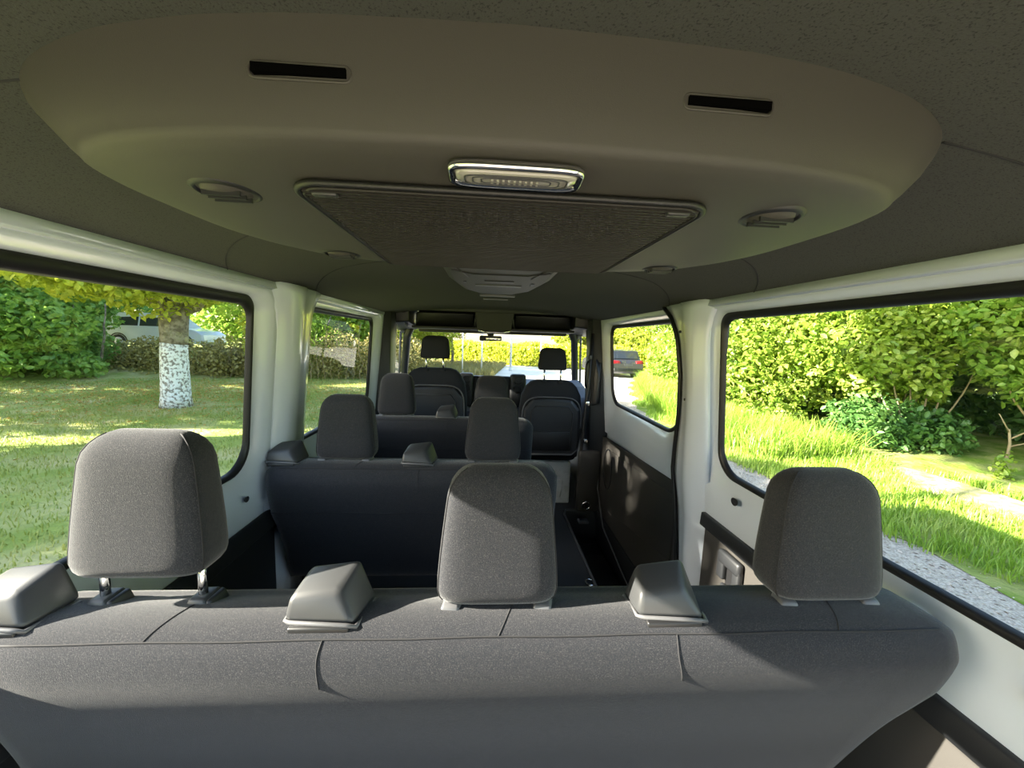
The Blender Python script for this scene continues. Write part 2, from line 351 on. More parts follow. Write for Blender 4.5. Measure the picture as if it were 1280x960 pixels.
hexo('ledge', [(.895, -.45, .61), (.864, -.45, .61), (.864, 1.485, .61), (.895, 1.485, .61), (.89, -.45, .675), (.868, -.45, .675), (.868, 1.485, .665), (.89, 1.485, .665)], dark_pl, tr, .005)
pk = box('latch_pocket', (.845, 1.20, .55), (.87, 1.32, .60), dark_pl, tr, .01)
box('pocket_side', (.848, 1.20, .47), (.870, 1.235, .57), dark_pl, pk, .006)
box('pocket_side', (.848, 1.285, .49), (.870, 1.325, .59), dark_pl, pk, .006)
box('pocket_foot', (.850, 1.22, .44), (.870, 1.30, .475), dark_pl, pk, .008)
box('pocket_gap', (.866, 1.232, .475), (.8685, 1.29, .55), black, pk)
# floor with step well
V, F = [], []
def quad(V, F, *p): o = len(V); V.extend(p); F.append(tuple(range(o, o+4)))
quad(V, F, (-.9, -.5, 0), (.6, -.5, 0), (.6, 3.1, 0), (-.9, 3.1, 0))
quad(V, F, (.6, -.5, 0), (.9, -.5, 0), (.9, 1.55, 0), (.6, 1.55, 0))
quad(V, F, (.6, 2.93, 0), (.9, 2.93, 0), (.9, 3.1, 0), (.6, 3.1, 0))
quad(V, F, (-.9, 3.1, -.0), (.9, 3.1, 0), (.9, 4.1, -.0), (-.9, 4.1, 0))
floor = tag(obj('floor', V, F, vinyl), 'dark grey vinyl floor of the passenger compartment', kind='structure')
V, F = [], []
quad(V, F, (.6, 1.55, 0), (.6, 2.93, 0), (.62, 2.93, -.20), (.62, 1.55, -.20))
quad(V, F, (.62, 1.55, -.20), (.62, 2.93, -.20), (.93, 2.93, -.22), (.93, 1.55, -.22))
quad(V, F, (.6, 1.55, 0), (.9, 1.55, 0), (.93, 1.57, -.22), (.62, 1.57, -.20))
quad(V, F, (.6, 2.93, 0), (.9, 2.93, 0), (.93, 2.91, -.22), (.62, 2.91, -.20))
obj('step_well', V, F, dark_pl, floor)
tube('step_edge', [(.595, 1.5, .006), (.595, 2.86, .006), (.62, 2.93, .006), (.85, 2.93, .006)], .009, grey_rim, floor, 8)
box('step_tread', (.68, 1.9, -.20), (.84, 2.6, -.185), dark_pl, floor, .005)
tube('step_tread_edge', [(.66, 1.7, -.13), (.67, 2.3, -.15), (.68, 2.66, -.15), (.82, 2.70, -.15)], .006, grey_pl, floor, 6)
box('floor_bracket', (.70, 2.80, -.05), (.78, 2.86, -.03), grey_rim, floor, .004)
fr = [(.575+.028*math.cos(a), 2.0+.028*math.sin(a), .004) for a in [2*math.pi*k/20 for k in range(20)]]
tube('floor_ring', fr, .006, chrome, floor, 6, True)
obj('under_body', boxp((-.95, -.6, -.30), (.95, 4.6, -.24)), [(0, 1, 2, 3), (4, 5, 6, 7), (0, 1, 5, 4), (1, 2, 6, 5), (2, 3, 7, 6), (3, 0, 4, 7)], dark_pl, floor)
# outer skin
for s, nm in ((-1, 'left'), (1, 'right')):
    w = wall_left if s < 0 else wall_right
    box('outer_skin', (min(s*.925, s*.945), -.5, -.3), (max(s*.925, s*.945), 4.3, .83), white, w)
    box('outer_pillar', (min(s*.885, s*.925), 1.50, .83), (max(s*.885, s*.925), 1.73, 1.52), black, w)
    box('outer_rail', (min(s*.88, s*.905), -.5, 1.475), (max(s*.88, s*.905), 3.6, 1.66), white, w)
# door jamb at the open tail, behind the photographer
tj = tag(box('wall_back', (-.95, -.60, 1.50), (.95, -.54, 1.74), white, None, .01), 'white header above the open tail of the van', kind='structure')
for s in (-1, 1): box('tail_jamb', (min(s*.83, s*.95), -.60, -.3), (max(s*.83, s*.95), -.46, 1.5), white, tj, .01)

# ------------------------------------------------------------------ ceiling console with air conditioner
CX = -.015
con = thing('roof_air_console', 'large rounded grey ceiling console with air grille and reading lamp', 'air conditioner', (CX, .7, 1.6))
def outline(hx, y0, y1, z, e=3.4, n=72, zf=None):
    o = []   # squarer behind, rounder in front
    for k in range(n):
        a = 2*math.pi*k/n; c, q = math.cos(a), math.sin(a); e_ = e*1.7 if q < 0 else e*.9; ym = y0+(y1-y0)*.45; hy = (ym-y0) if q < 0 else (y1-ym)
        x = hx*math.copysign(abs(c)**(2/e_), c); y = ym+hy*math.copysign(abs(q)**(2/e_), q)+.035*(x/hx)**2*(q < 0)
        o.append((CX+x, y, z if zf is None else zf(CX+x)))
    return o
rings = [outline(.565, .376, 1.06, 0, 3.0, zf=lambda x: ceil_z(x, .5)+.01), outline(.56, .378, 1.05, 0, 3.0, zf=lambda x: ceil_z(x, .5)-.008),
         outline(.545, .381, 1.02, 1.572, 3.0), outline(.525, .386, 1.0, 1.550, 3.0), outline(.515, .388, .99, 1.541, 3.0), outline(.509, .3895, .98, 1.536, 3.1), outline(.500, .395, .975, 1.531, 3.1), outline(.478, .410, .965, 1.5265, 3.3), outline(.44, .44, .95, 1.520, 3.4),
         outline(.36, .48, .92, 1.518, 3.5), outline(.2, .55, .83, 1.518, 3.6), outline(.02, .66, .70, 1.518, 3)]
housing = loft('housing', rings, cons_m, con, True, False, True)
# outlet slots on the rear face
for sx, w_ in ((-.214, .041), (.186, .041)):
    yb = .3795; 
    lp = rrect(sx-w_-.004, sx+w_+.004, 1.5755, 1.589, .006, 4); tube('slot_rim', [(x, yb+.0045+.006*((x-CX)/.5)**2*2, z) for x, z in lp], .0015, cons_m, con, 6, True)
    box('air_slot', (sx-w_, .3820, 1.5785), (sx+w_, .392, 1.5860), void, con)
# reading lamp
lp = thing('reading_lamp', 'clear oblong ceiling lamp set in the console above the bench', 'lamp', (CX, .44, 1.5200))
ringsL = [[(CX+x, .420+y, z+(y+.02)*-.12) for x, y in supere(hx, hy, 5, 40)] for hx, hy, z in ((.070, .0215, 1.524), (.070, .0215, 1.5185), (.067, .019, 1.516), (.064, .0165, 1.5185))]
loft('bezel', ringsL, chrome, lp, True, True, False)
loft('lens', [[(CX+x, .420+y, z) for x, y in supere(hx, hy, 5, 40)] for hx, hy, z in ((.064, .0165, 1.518), (.061, .015, 1.514), (.045, .010, 1.513))], lens_m, lp, True, True, True)
for hx, hy in ((.053, .012), (.045, .009), (.036, .006)):
    tube('lens_ridge', [(CX+x, .420+y, 1.5132) for x, y in supere(hx, hy, 5, 32)], .0010, grey_pl, lp, 5, True)
for k in range(9): box('lens_rib', (CX-.026+k*.0058, .4165, 1.511), (CX-.0235+k*.0058, .4235, 1.514), lens_m, lp)
# return air grille
gr = box('grille_backing', (-.252, .464, 1.5140), (.208, .90, 1.5190), grille_m, con)
gl = rrect(-.265, .222, .456, .912, (.035, .035, .03, .03), 6)
tube('grille_frame', [(x, y, 1.5140) for x, y in gl], .004, black, con, 8, True)
gl2 = rrect(-.258, .215, .463, .905, (.03, .03, .025, .025), 6)
tube('grille_lip', [(x, y, 1.51105) for x, y in gl2], .0022, grille_m, con, 6, True)
parts = []
for k in range(44):
    y = .470+k*.0098
    parts.append((boxp((-.254, y, 1.5090), (.210, y+.0045, 1.5150)), [(3, 2, 1, 0), (4, 5, 6, 7), (0, 1, 5, 4), (1, 2, 6, 5), (2, 3, 7, 6), (3, 0, 4, 7)]))
V, F = merge(parts); g = obj('slats', V, F, grille_m, con); g['kind'] = 'stuff'
for sx in (-.23, .186):
    box('grille_clip', (sx-.014, .470, 1.5060), (sx+.014, .480, 1.5110), grey_pl, con, .002)
# round air vents
for (vx, vy) in ((-.362, .515), (.322, .50), (-.352, .86), (.338, .86)):
    n = 28; cz = 1.5220
    v = loft('air_vent', [[(vx+r*math.cos(2*math.pi*k/n), vy+r*math.sin(2*math.pi*k/n), z) for k in range(n)] for r, z in ((.040, cz+.006), (.038, cz-.003), (.033, cz-.006), (.030, cz-.001))], dark_pl, con, True, False, False)
    loft('vent_disc', [[(vx+r*math.cos(2*math.pi*k/n), vy+r*math.sin(2*math.pi*k/n)*.96, z) for k in range(n)] for r, z in ((.030, cz+.002), (.026, cz-.006), (.012, cz-.009))], cons_m, v, True, False, True)
    for q in (-.012, 0, .012): box('vent_blade', (vx-.022, vy+q-.0015, cz-.012), (vx+.022, vy+q+.0015, cz-.006), dark_pl, v)
# front ceiling housing
fc = thing('ceiling_switch_housing', 'small tapering ceiling housing ahead of the console with strips coloured pale for reflections', 'ceiling housing', (0, 1.7, 1.6))
def trap(z, k, y0, y1):
    P = [(-.20*k, y0), (.20*k, y0), (.20*k, y0+.35), (.155*k, y1-.18), (.08*k, y1-.02), (0, y1), (-.08*k, y1-.02), (-.155*k, y1-.18), (-.20*k, y0+.35)]
    return [(x, y, z) for x, y in P]
loft('housing', [trap(1.63, 1.06, 1.20, 2.17), trap(1.592, 1.0, 1.23, 2.12), trap(1.584, .9, 1.26, 2.05)], cons_m, fc, False)
box('reflection_strip', (-.10, 1.70, 1.580), (.10, 1.725, 1.585), grey_rim, fc, .002)  # pale strips here and below stand for reflections in the gaps
box('dark_slot', (-.06, 1.58, 1.581), (.06, 1.61, 1.585), black, fc, .002)
tube('panel_gap', [(-.17, 1.36, 1.583), (-.1, 1.43, 1.583), (.1, 1.43, 1.583), (.17, 1.36, 1.583)], .0025, black, fc, 6)
for s in (-1, 1):
    tube('panel_gap', [(s*.15, 1.32, 1.583), (s*.12, 1.50, 1.583)], .0025, black, fc, 6); box('slit', (s*.14-.006, 1.62, 1.5815), (s*.14+.006, 1.68, 1.585), black, fc)
box('reflection_strip', (-.09, 2.10, 1.580), (.10, 2.13, 1.590), grey_rim, fc, .002)
box('reflection_strip', (-.075, 2.45, ceil_z(0, 2.45)-.006), (.08, 2.475, ceil_z(0, 2.45)+.002), grey_rim, fc, .002)

# ------------------------------------------------------------------ bench seats
def headrest(parent, cx, yb, zb, w=.1125, h=.248, dpt=.105, raised=False, fm=fabric, posts=.085, zbase=None, seams=True, topw=.80, collar=None):
    n = 48; st = [0, .004, .012, .025, .045, .09, .14, .18, .205, .225, .240, .250, .257, .261, .262]; rings = []
    for q in st:
        t = q/.262; z = zb+h*t
        W = w*(1 - (1-topw)*max(0, t-.15)**1.3/.81*1.0); D = dpt/2*(1-.22*t); ins = 0
        if q < .03: ins = .018*(1-math.sqrt(max(0, 1-(1-q/.03)**2)))
        if q > .205: ins = .048*(1-math.sqrt(max(0, 1-((q-.205)/.0571)**2)))
        insd = ins*.85
        rings.append([(cx+x, yb+dpt/2+.012*t+y, z) for x, y in supere(W-ins, D-insd, 4.5, n)])
    hr = loft('headrest', rings, fm, parent, True)
    if seams:
        for sg in (0, 1):
            kk = 27 if sg == 0 else 45
            pth = [Vector(r[kk]) for r in rings[1:-2]]
            c = Vector((cx, yb+dpt/2, 0)); pth = [p + (Vector((p.x-c.x, p.y-c.y, 0)).normalized()*.0006) for p in pth]
            tube('seam', pth, .0014, seam_m, hr, 5)
    zt = zbase if zbase is not None else zb-.02
    for s in (-1, 1):
        px = cx+s*posts; py = yb+dpt/2-(.002 if raised else .028)
        if zb-zt > .012: tube('headrest_post', [(px, py, zt-.02), (px, py, zb+.03)], .0075, chrome, hr, 12)
        bm = bmesh.new()
        hexa(bm, [(px-.024, py-.020, zt-.012), (px+.018, py-.024, zt-.012), (px+.026, py+.020, zt-.012), (px-.016, py+.022, zt-.012),
                  (px-.017, py-.015, zt+.008), (px+.012, py-.017, zt+.008), (px+.020, py+.016, zt+.014), (px-.012, py+.017, zt+.012)], .004, 2)
        bmobj('post_collar', bm, collar or (grey_rim if not raised else grey_pl), hr, True)
        if raised: hexo('release_button', [(px+.016, py-.022, zt-.010), (px+.026, py-.020, zt-.010), (px+.034, py+.018, zt-.008), (px+.026, py+.020, zt-.008),
                  (px+.015, py-.016, zt+.006), (px+.022, py-.015, zt+.005), (px+.030, py+.015, zt+.010), (px+.022, py+.016, zt+.012)], dark_pl, hr, .002)
    return hr
def belt_guide(parent, cx, yc, z):
    bm = bmesh.new()
    B = [(-.068, -.034), (.055, -.045), (.070, .038), (-.073, .038)]
    T = [(-.064, -.027, .040), (.018, -.020, .048), (.044, .036, .077), (-.048, .040, .063)]
    hexa(bm, [(cx+x, yc+y, z) for x, y in B] + [(cx+x, yc+y, z+h) for x, y, h in T], .011, 3)
    g = bmobj('belt_guide', bm, grey_pl, parent, True)
    tube('guide_rim', [(cx-.071, yc+.030, z-.002), (cx-.067, yc-.028, z+.000), (cx-.056, yc-.036, z+.003), (cx+.040, yc-.045, z+.003), (cx+.055, yc-.042, z-.002), (cx+.069, yc+.030, z-.003)], .0038, grey_rim, g, 8)
    box('belt_slot', (cx-.055, yc-.048, z-.012), (cx+.045, yc-.030, z+.001), black, g, .003)
    return g
SEC = [(.102, .008), (.06, .018), (.015, .014), (-.012, -.006), (-.024, -.030), (-.028, -.058), (-.020, -.105), (-.004, -.160), (.024, -.250), (.055, -.370), (.095, -.480), (.150, -.520),
       (.205, -.47), (.190, -.33), (.165, -.18), (.145, -.06), (.130, .0)]
def bench(label, x0, x1, yr, zr, heads, guides, group, wfl=None, wfr=None, depth=.52, name='bench_seat'):
    b = thing(name, label, 'bench seat', ((x0+x1)/2, yr+.3, 0), group)
    sec = cat([(p[0], p[1]) for p in SEC], 5); n = len(sec); rings = []
    L = x1-x0; xc = (x0+x1)/2; R = .075
    offs = [0, .002, .006, .013, .022, .034, .05, .075]; m_ = 22
    st = [x0+o for o in offs] + [x0+.075+(L-.15)*i/m_ for i in range(1, m_)] + [x1-o for o in offs[::-1]]
    for x in st:
        d = min(x-x0, x1-x); u = max(0, 1-d/R); k = math.sqrt(max(0, 1-u*u)); ring = []
        for y, z in sec:
            ym = .06 + max(0, -z)*.14
            yy = ym + (y-ym)*(.12+.88*k); wz = max(0, min(1, (z+.25)/.28)); zz = z - .045*(1-k)*wz
            xx = x; wf = wfr if x > xc else wfl
            if wf:
                f = np.interp(-z, [-.03, 0, .05, .12, .20, .35], wf); e = min(1, max(0, (abs(x-xc)-L/2+.35)/.35)); xx = x - math.copysign(f, x-xc)*e*e
            ring.append((xx, yr+yy, zr+zz))
        rings.append(ring)
    back = loft('backrest', rings, fabric, b, True)
    def surf(path, r=.0015):   # path of (x, section parameter)
        pts = []
        for x, u in path:
            i = int(u) % n; f_ = u-int(u); y = sec[i][0]*(1-f_)+sec[(i+1) % n][0]*f_; z = sec[i][1]*(1-f_)+sec[(i+1) % n][1]*f_
            pts.append((x, yr+y-.0004, zr+z+.0004))
        tube('seam', pts, r, seam_m, back, 5)
    sp = 13.2
    surf([(x0+.07+(L-.14)*i/40, sp+.12*math.sin(i*.9)) for i in range(41)])
    b_seams = {'rear': [], 'top': []}
    for gx, c in guides:
        if c: surf([(gx+c*.006-.003*math.sin(k*.3), sp+k*.9) for k in range(0, 15)], .0013)
    for hx, rs in heads: surf([(hx+.05*(1 if hx < -.3 else -.6 if hx > .3 else 0)+k*.004, sp-k*1.1) for k in range(0, 9)], .0011)
    # lower cross seam
    if not wfr[-1]: surf([(x0+.03+(L-.06)*i/30, 36+.12*math.sin(i*.7)) for i in range(31)], .0014)
    for hx, rs in heads:
        headrest(b, hx, yr+.035, zr+(.080 if rs else .024), raised=bool(rs), zbase=zr+.016, posts=.084)
    for gx, c in guides: belt_guide(b, gx, yr+.052, zr+.016)
    # seat cushion and steel legs
    box('seat_cushion', (x0+.03, yr+.20, .30), (x1-.03, yr+.20+depth-.1, .44), fabric, b, .05, 4)
    for lx in (x0+.18, x1-.22):
        hexo('leg', [(lx-.03, yr+.22, 0), (lx+.03, yr+.22, 0), (lx+.03, yr+.52, 0), (lx-.03, yr+.52, 0), (lx-.02, yr+.30, .30), (lx+.02, yr+.30, .30), (lx+.02, yr+.48, .30), (lx-.02, yr+.48, .30)], dark_pl, b, .006)
    return b
bench('rear four-place bench spanning the van, nearest of the three grey benches', -.87, .872, .605, .845,
      [(-.632, 1), (-.010, 0), (.636, 0)], [(-.825, 0), (-.306, 1), (.310, -1)], 'grey fabric passenger benches', wfr=[.045, .0, .0, .02, .085, .17])
bench('middle grey bench, in front of the nearest bench, aisle on its right', -.875, .255, 1.445, .845,
      [(-.585, 0), (-.008, 0)], [(-.80, 0), (-.295, 1)], 'grey fabric passenger benches', wfr=[.03, 0, 0, 0, 0, 0], wfl=[.02, 0, 0, 0, 0, .03])
bench('foremost grey bench, behind the two cab seats', -.875, .255, 2.285, .855,
      [(-.585, 0), (-.008, 0)], [(-.80, 0), (-.275, 1)], 'grey fabric passenger benches', wfr=[.03, 0, 0, 0, 0, 0])

# ------------------------------------------------------------------ cab seats
def cab_seat(label, cx, y, ztop, zh, armr=False):
    s = thing('cab_seat', label, 'seat', (cx, y+.2, 0), 'two front cab seats')
    rings = []
    for z, w, d in ((ztop-.62, .235, .10), (ztop-.45, .25, .11), (ztop-.25, .252, .11), (ztop-.12, .235, .10), (ztop-.05, .20, .09), (ztop-.015, .165, .075), (ztop, .12, .05)):
        rings.append([(cx+x, y+.08+yy-(.04*(ztop-z)*-1), z) for x, yy in supere(w, d*.75, 5, 40)])
    rings = rings
    loft('backrest', rings, front_fabric, s, True)
    # rear shell panel and piping
    P = [(-.225, ztop-.60), (-.235, ztop-.38), (-.225, ztop-.22), (-.16, ztop-.145), (0, ztop-.135), (.16, ztop-.145), (.225, ztop-.22), (.235, ztop-.38), (.225, ztop-.60)]
    loft('back_shell', [[(cx+x*k, y+yo, ztop-.37+(z-ztop+.37)*k) for x, z in P] for k, yo in ((1, .03), (.97, -.004), (.9, -.012))], dark_pl, s, False)
    tube('piping', [(cx+x, y-.001, z+.006) for x, z in cat(P[1:-1], 5, False)], .005, grey_rim, s, 6)
    Q = [(-.16, ztop-.55), (-.165, ztop-.25), (-.13, ztop-.20), (.13, ztop-.20), (.165, ztop-.25), (.16, ztop-.55)]
    tube('pocket_edge', [(cx+x, y-.014, z) for x, z in Q], .005, dark_pl, s, 6, True)
    box('map_pocket', (cx-.15, y-.022, ztop-.55), (cx+.15, y-.010, ztop-.40), black, s, .004)
    tube('lower_bar', [(cx-.22, y-.01, ztop-.585), (cx+.17, y-.01, ztop-.585), (cx+.22, y-.005, ztop-.54)], .008, grey_rim, s, 6)
    headrest(s, cx, y+.02, zh, w=.112, h=.175, dpt=.09, fm=front_fabric, posts=.065, zbase=ztop-.01, seams=False, topw=.86, collar=front_fabric)
    box('seat_cushion', (cx-.25, y+.12, .36), (cx+.25, y+.66, .50), front_fabric, s, .05, 4)
    box('seat_box', (cx-.18, y+.12, .0), (cx+.20, y+.55, .36), whitem, s, .01)
    tube('seat_box_rib', [(cx+.12, y+.115, .06), (cx+.14, y+.115, .20), (cx+.06, y+.115, .24)], .006, whitem, s, 6)
    return s
cab_seat('driver seat on the left with headrest against the windscreen', -.445, 2.97, 1.115, 1.19)
cab_seat('passenger seat on the right of the cab with piped back panel', .475, 2.95, 1.045, 1.125)

# ------------------------------------------------------------------ cab: pillars, doors, dashboard, windscreen
cab = root_struct('trim_1', 'dark cab pillars and roof lining round the windscreen', (0, 3.3, 0))
for s in (-1, 1):
    hexo('belt_pillar', [(s*.93, 2.90, -.2), (s*.80, 2.95, -.2), (s*.80, 3.14, -.2), (s*.93, 3.14, -.2), (s*.90, 2.90, 1.56), (s*.76, 2.95, 1.56), (s*.76, 3.12, 1.56), (s*.90, 3.12, 1.56)], dark_pl, cab, .01)
    tube('cab_door_frame', cat([(s*.78, 3.16, 1.50), (s*.80, 3.22, 1.38), (s*.845, 3.26, 1.1), (s*.86, 3.28, .8)], 5, False), .014, grey_pl, cab, 8)
    tube('windscreen_pillar', [(s*.72, 3.56, 1.50), (s*.80, 3.72, 1.36), (s*.90, 4.05, .95), (s*.92, 4.15, .8)], [.04, .035, .035, .04], dark_pl, cab, 10)
    tube('roof_side_rail', cat([(s*.70, 3.10, 1.57), (s*.735, 3.25, 1.53), (s*.75, 3.5, 1.49), (s*.77, 3.7, 1.41)], 5, False), .035, dark_pl, cab, 10)
    tube('quarter_bar', [(s*.86, 3.72, 1.40), (s*.90, 3.80, .85)], .011, grey_rim, cab, 8)
    hexo('cab_door_card', [(s*.95, 3.14, -.1), (s*.86, 3.14, -.1), (s*.86, 4.2, -.1), (s*.95, 4.2, -.1), (s*.93, 3.14, .86), (s*.88, 3.14, .86), (s*.88, 4.2, .80), (s*.93, 4.2, .80)], dark_pl, cab, .01)
    tube('roof_grab_handle', cat([(s*.765, 2.98, 1.20), (s*.735, 2.96, 1.18), (s*.735, 2.96, 1.02), (s*.765, 2.98, 1.0)] if s > 0 else [(s*.72, 3.12, 1.52), (s*.70, 3.14, 1.47), (s*.70, 3.24, 1.44), (s*.73, 3.28, 1.46)], 5, False), .010, black, cab, 8)
    w = root_struct('window_%d' % (5 if s < 0 else 6), ('left' if s < 0 else 'right')+' cab door glass', (s*.9, 3.6, .9))
    obj('glass_pane', [(s*.90, 3.14, .84), (s*.90, 4.05, .84), (s*.86, 3.72, 1.40), (s*.85, 3.14, 1.50)], [(0, 1, 2, 3)], clear, w)
for s in (-1, 1): hexo('roof_side_panel', [(s*.66, 3.10, 1.47), (s*.93, 3.10, 1.44), (s*.93, 3.70, 1.40), (s*.70, 3.70, 1.42), (s*.66, 3.10, 1.66), (s*.93, 3.10, 1.66), (s*.93, 3.70, 1.60), (s*.66, 3.70, 1.64)], black, cab, .01)
# overhead shelf
box('shelf_back', (-.66, 3.52, 1.40), (.68, 3.58, 1.62), dark_pl, cab, .01)
box('shelf_floor', (-.66, 3.20, 1.425), (.68, 3.55, 1.445), dark_pl, cab, .006)
hexo('shelf_arch', [(-.72, 3.12, 1.565), (.72, 3.12, 1.565), (.72, 3.20, 1.565), (-.72, 3.20, 1.565), (-.78, 3.12, 1.64), (.78, 3.12, 1.64), (.78, 3.20, 1.64), (-.78, 3.20, 1.64)], liner, cab, .01)
box('cab_roof_lining', (-.80, 3.12, 1.60), (.80, 3.66, 1.64), liner, cab)
for s in (-1, 1):
    hexo('sun_visor', [(s*.66+.01, 3.30, 1.435), (s*.17+.01, 3.30, 1.43), (s*.17+.01, 3.62, 1.45), (s*.66+.01, 3.62, 1.45), (s*.64+.01, 3.22, 1.555), (s*.17+.01, 3.22, 1.555), (s*.17+.01, 3.6, 1.56), (s*.64+.01, 3.6, 1.56)], black, cab, .012)
    tube('visor_edge', [(s*.17+.01, 3.28, 1.45), (s*.20+.01, 3.285, 1.428), (s*.62+.01, 3.29, 1.432)], .006, grey_pl, cab, 6)
    tube('visor_edge', [(s*.15+.01, 3.18, 1.52), (s*.165+.01, 3.24, 1.45), (s*.12+.01, 3.28, 1.415)], .009, grey_pl, cab, 6)
hexo('overhead_console', [(-.13, 3.20, 1.415), (.15, 3.20, 1.415), (.13, 3.6, 1.40), (-.11, 3.6, 1.40), (-.15, 3.14, 1.57), (.17, 3.14, 1.57), (.15, 3.6, 1.58), (-.13, 3.6, 1.58)], liner, cab, .015)
tube('console_lip', [(-.12, 3.20, 1.425), (-.06, 3.19, 1.408), (.08, 3.19, 1.408), (.14, 3.20, 1.425)], .009, chrome, cab, 8)
ws = root_struct('window_7', 'front windscreen', (0, 3.9, 1))
obj('glass_pane', [(-.90, 4.15, .86), (.90, 4.15, .86), (.78, 3.60, 1.47), (-.78, 3.60, 1.47)], [(0, 1, 2, 3)], clear, ws)
hexo('tint_band', [(-.77, 3.60, 1.425), (.77, 3.60, 1.425), (.77, 3.61, 1.425), (-.77, 3.61, 1.425), (-.77, 3.59, 1.47), (.77, 3.59, 1.47), (.77, 3.60, 1.47), (-.77, 3.60, 1.47)], dark_pl, ws)
mr = thing('rear_view_mirror', 'small rear-view mirror hanging at the top of the windscreen', 'mirror', (0, 3.56, 1.40))
tube('stem', [(-.02, 3.58, 1.44), (-.015, 3.55, 1.40), (-.01, 3.53, 1.37)], [.045, .032, .02], dark_pl, mr, 10)
box('mirror_housing', (-.115, 3.50, 1.335), (.085, 3.53, 1.382), dark_pl, mr, .012, 3)
box('mirror_glass', (-.055, 3.497, 1.341), (.078, 3.501, 1.376), chrome, mr, .002)
hexo('sensor_housing', [(-.20, 3.56, 1.43), (.22, 3.56, 1.43), (.16, 3.62, 1.40), (-.14, 3.62, 1.40), (-.22, 3.54, 1.45), (.24, 3.54, 1.45), (.18, 3.6, 1.45), (-.16, 3.6, 1.45)], grey_pl, mr, .006)
ds = thing('dashboard', 'dark dashboard with raised centre vents under the windscreen', 'dashboard', (0, 3.8, .4))
D_ = [(3.50, .55), (3.44, .70), (3.50, .84), (3.62, .925), (3.85, .965), (4.15, .93), (4.15, .5)]
loft('dash_body', [[(x, y, z) for y, z in D_] for x in (-.90, -.4, .0, .4, .90)], dash_m, ds, False)
for a, b in ((-.29, -.16), (.17, .315)):
    box('centre_vent_housing', (a, 3.42, .74), (b, 3.52, 1.045), dark_pl, ds, .025, 3)
    for zz in (.99, .91): 
        xm = (a+b)/2; tube('vent_ring', [(xm+.038*math.cos(t), 3.418, zz+.032*math.sin(t)) for t in [2*math.pi*k/16 for k in range(16)]], .006, black, ds, 6, True)
box('centre_stack', (-.17, 3.46, .55), (.18, 3.54, 1.02), dark_pl, ds, .02)
box('centre_screen', (-.13, 3.45, .80), (.14, 3.462, .98), black, ds, .004)
tube('steering_wheel', [(-.45+.19*math.cos(t), 3.36+.05*math.sin(t), .86+.17*math.sin(t)) for t in [2*math.pi*k/28 for k in range(28)]], .014, black, ds, 8, True)
tube('steering_column', [(-.45, 3.37, .86), (-.45, 3.55, .74)], .04, dark_pl, ds, 10)
bn = tag(hexo('bonnet', [(-.88, 4.15, .2), (.88, 4.15, .2), (.80, 4.95, .1), (-.80, 4.95, .1), (-.88, 4.15, .88), (.88, 4.15, .88), (.74, 4.90, .55), (-.74, 4.90, .55)], white, None, .06, 4), 'white van bonnet seen past the dashboard', 'bonnet')
# seat belt on the sliding-door side pillar
sb = thing('seat_belt', 'black seat belt and shoulder mount on the right cab pillar', 'seat belt', (.79, 2.95, 1.0))
hexo('belt_cover', [(.80, 2.86, .88), (.77, 2.90, .86), (.80, 2.96, .86), (.86, 2.94, .88), (.82, 2.88, 1.08), (.79, 2.92, 1.22), (.82, 2.96, 1.25), (.86, 2.94, 1.25)], black, sb, .01)
V, F = tubev([(.765, 2.945, 1.42), (.75, 2.93, 1.0), (.72, 2.93, .5), (.70, 2.95, .10)], .012, 8); obj('webbing', V, F, black, sb, True)
for z in (1.22, .86, .56): box('belt_anchor', (.735, 2.915, z), (.765, 2.935, z+.035), chrome if z < 1 else black, sb, .004)
an = thing('floor_anchor', 'round anchor bolt at the foot of the right cab pillar', 'bolt', (.80, 2.93, .05))
box('plate', (.70, 2.90, .0), (.88, 2.96, .50), trim_pl, an, .02)
tube('bolt_ring', [(.775+.03*math.cos(t), 2.893, .06+.03*math.sin(t)) for t in [2*math.pi*k/18 for k in range(18)]], .008, chrome, an, 6, True)
tube('bolt_head', [(.775, 2.90, .06), (.775, 2.885, .06)], .015, black, an, 10)

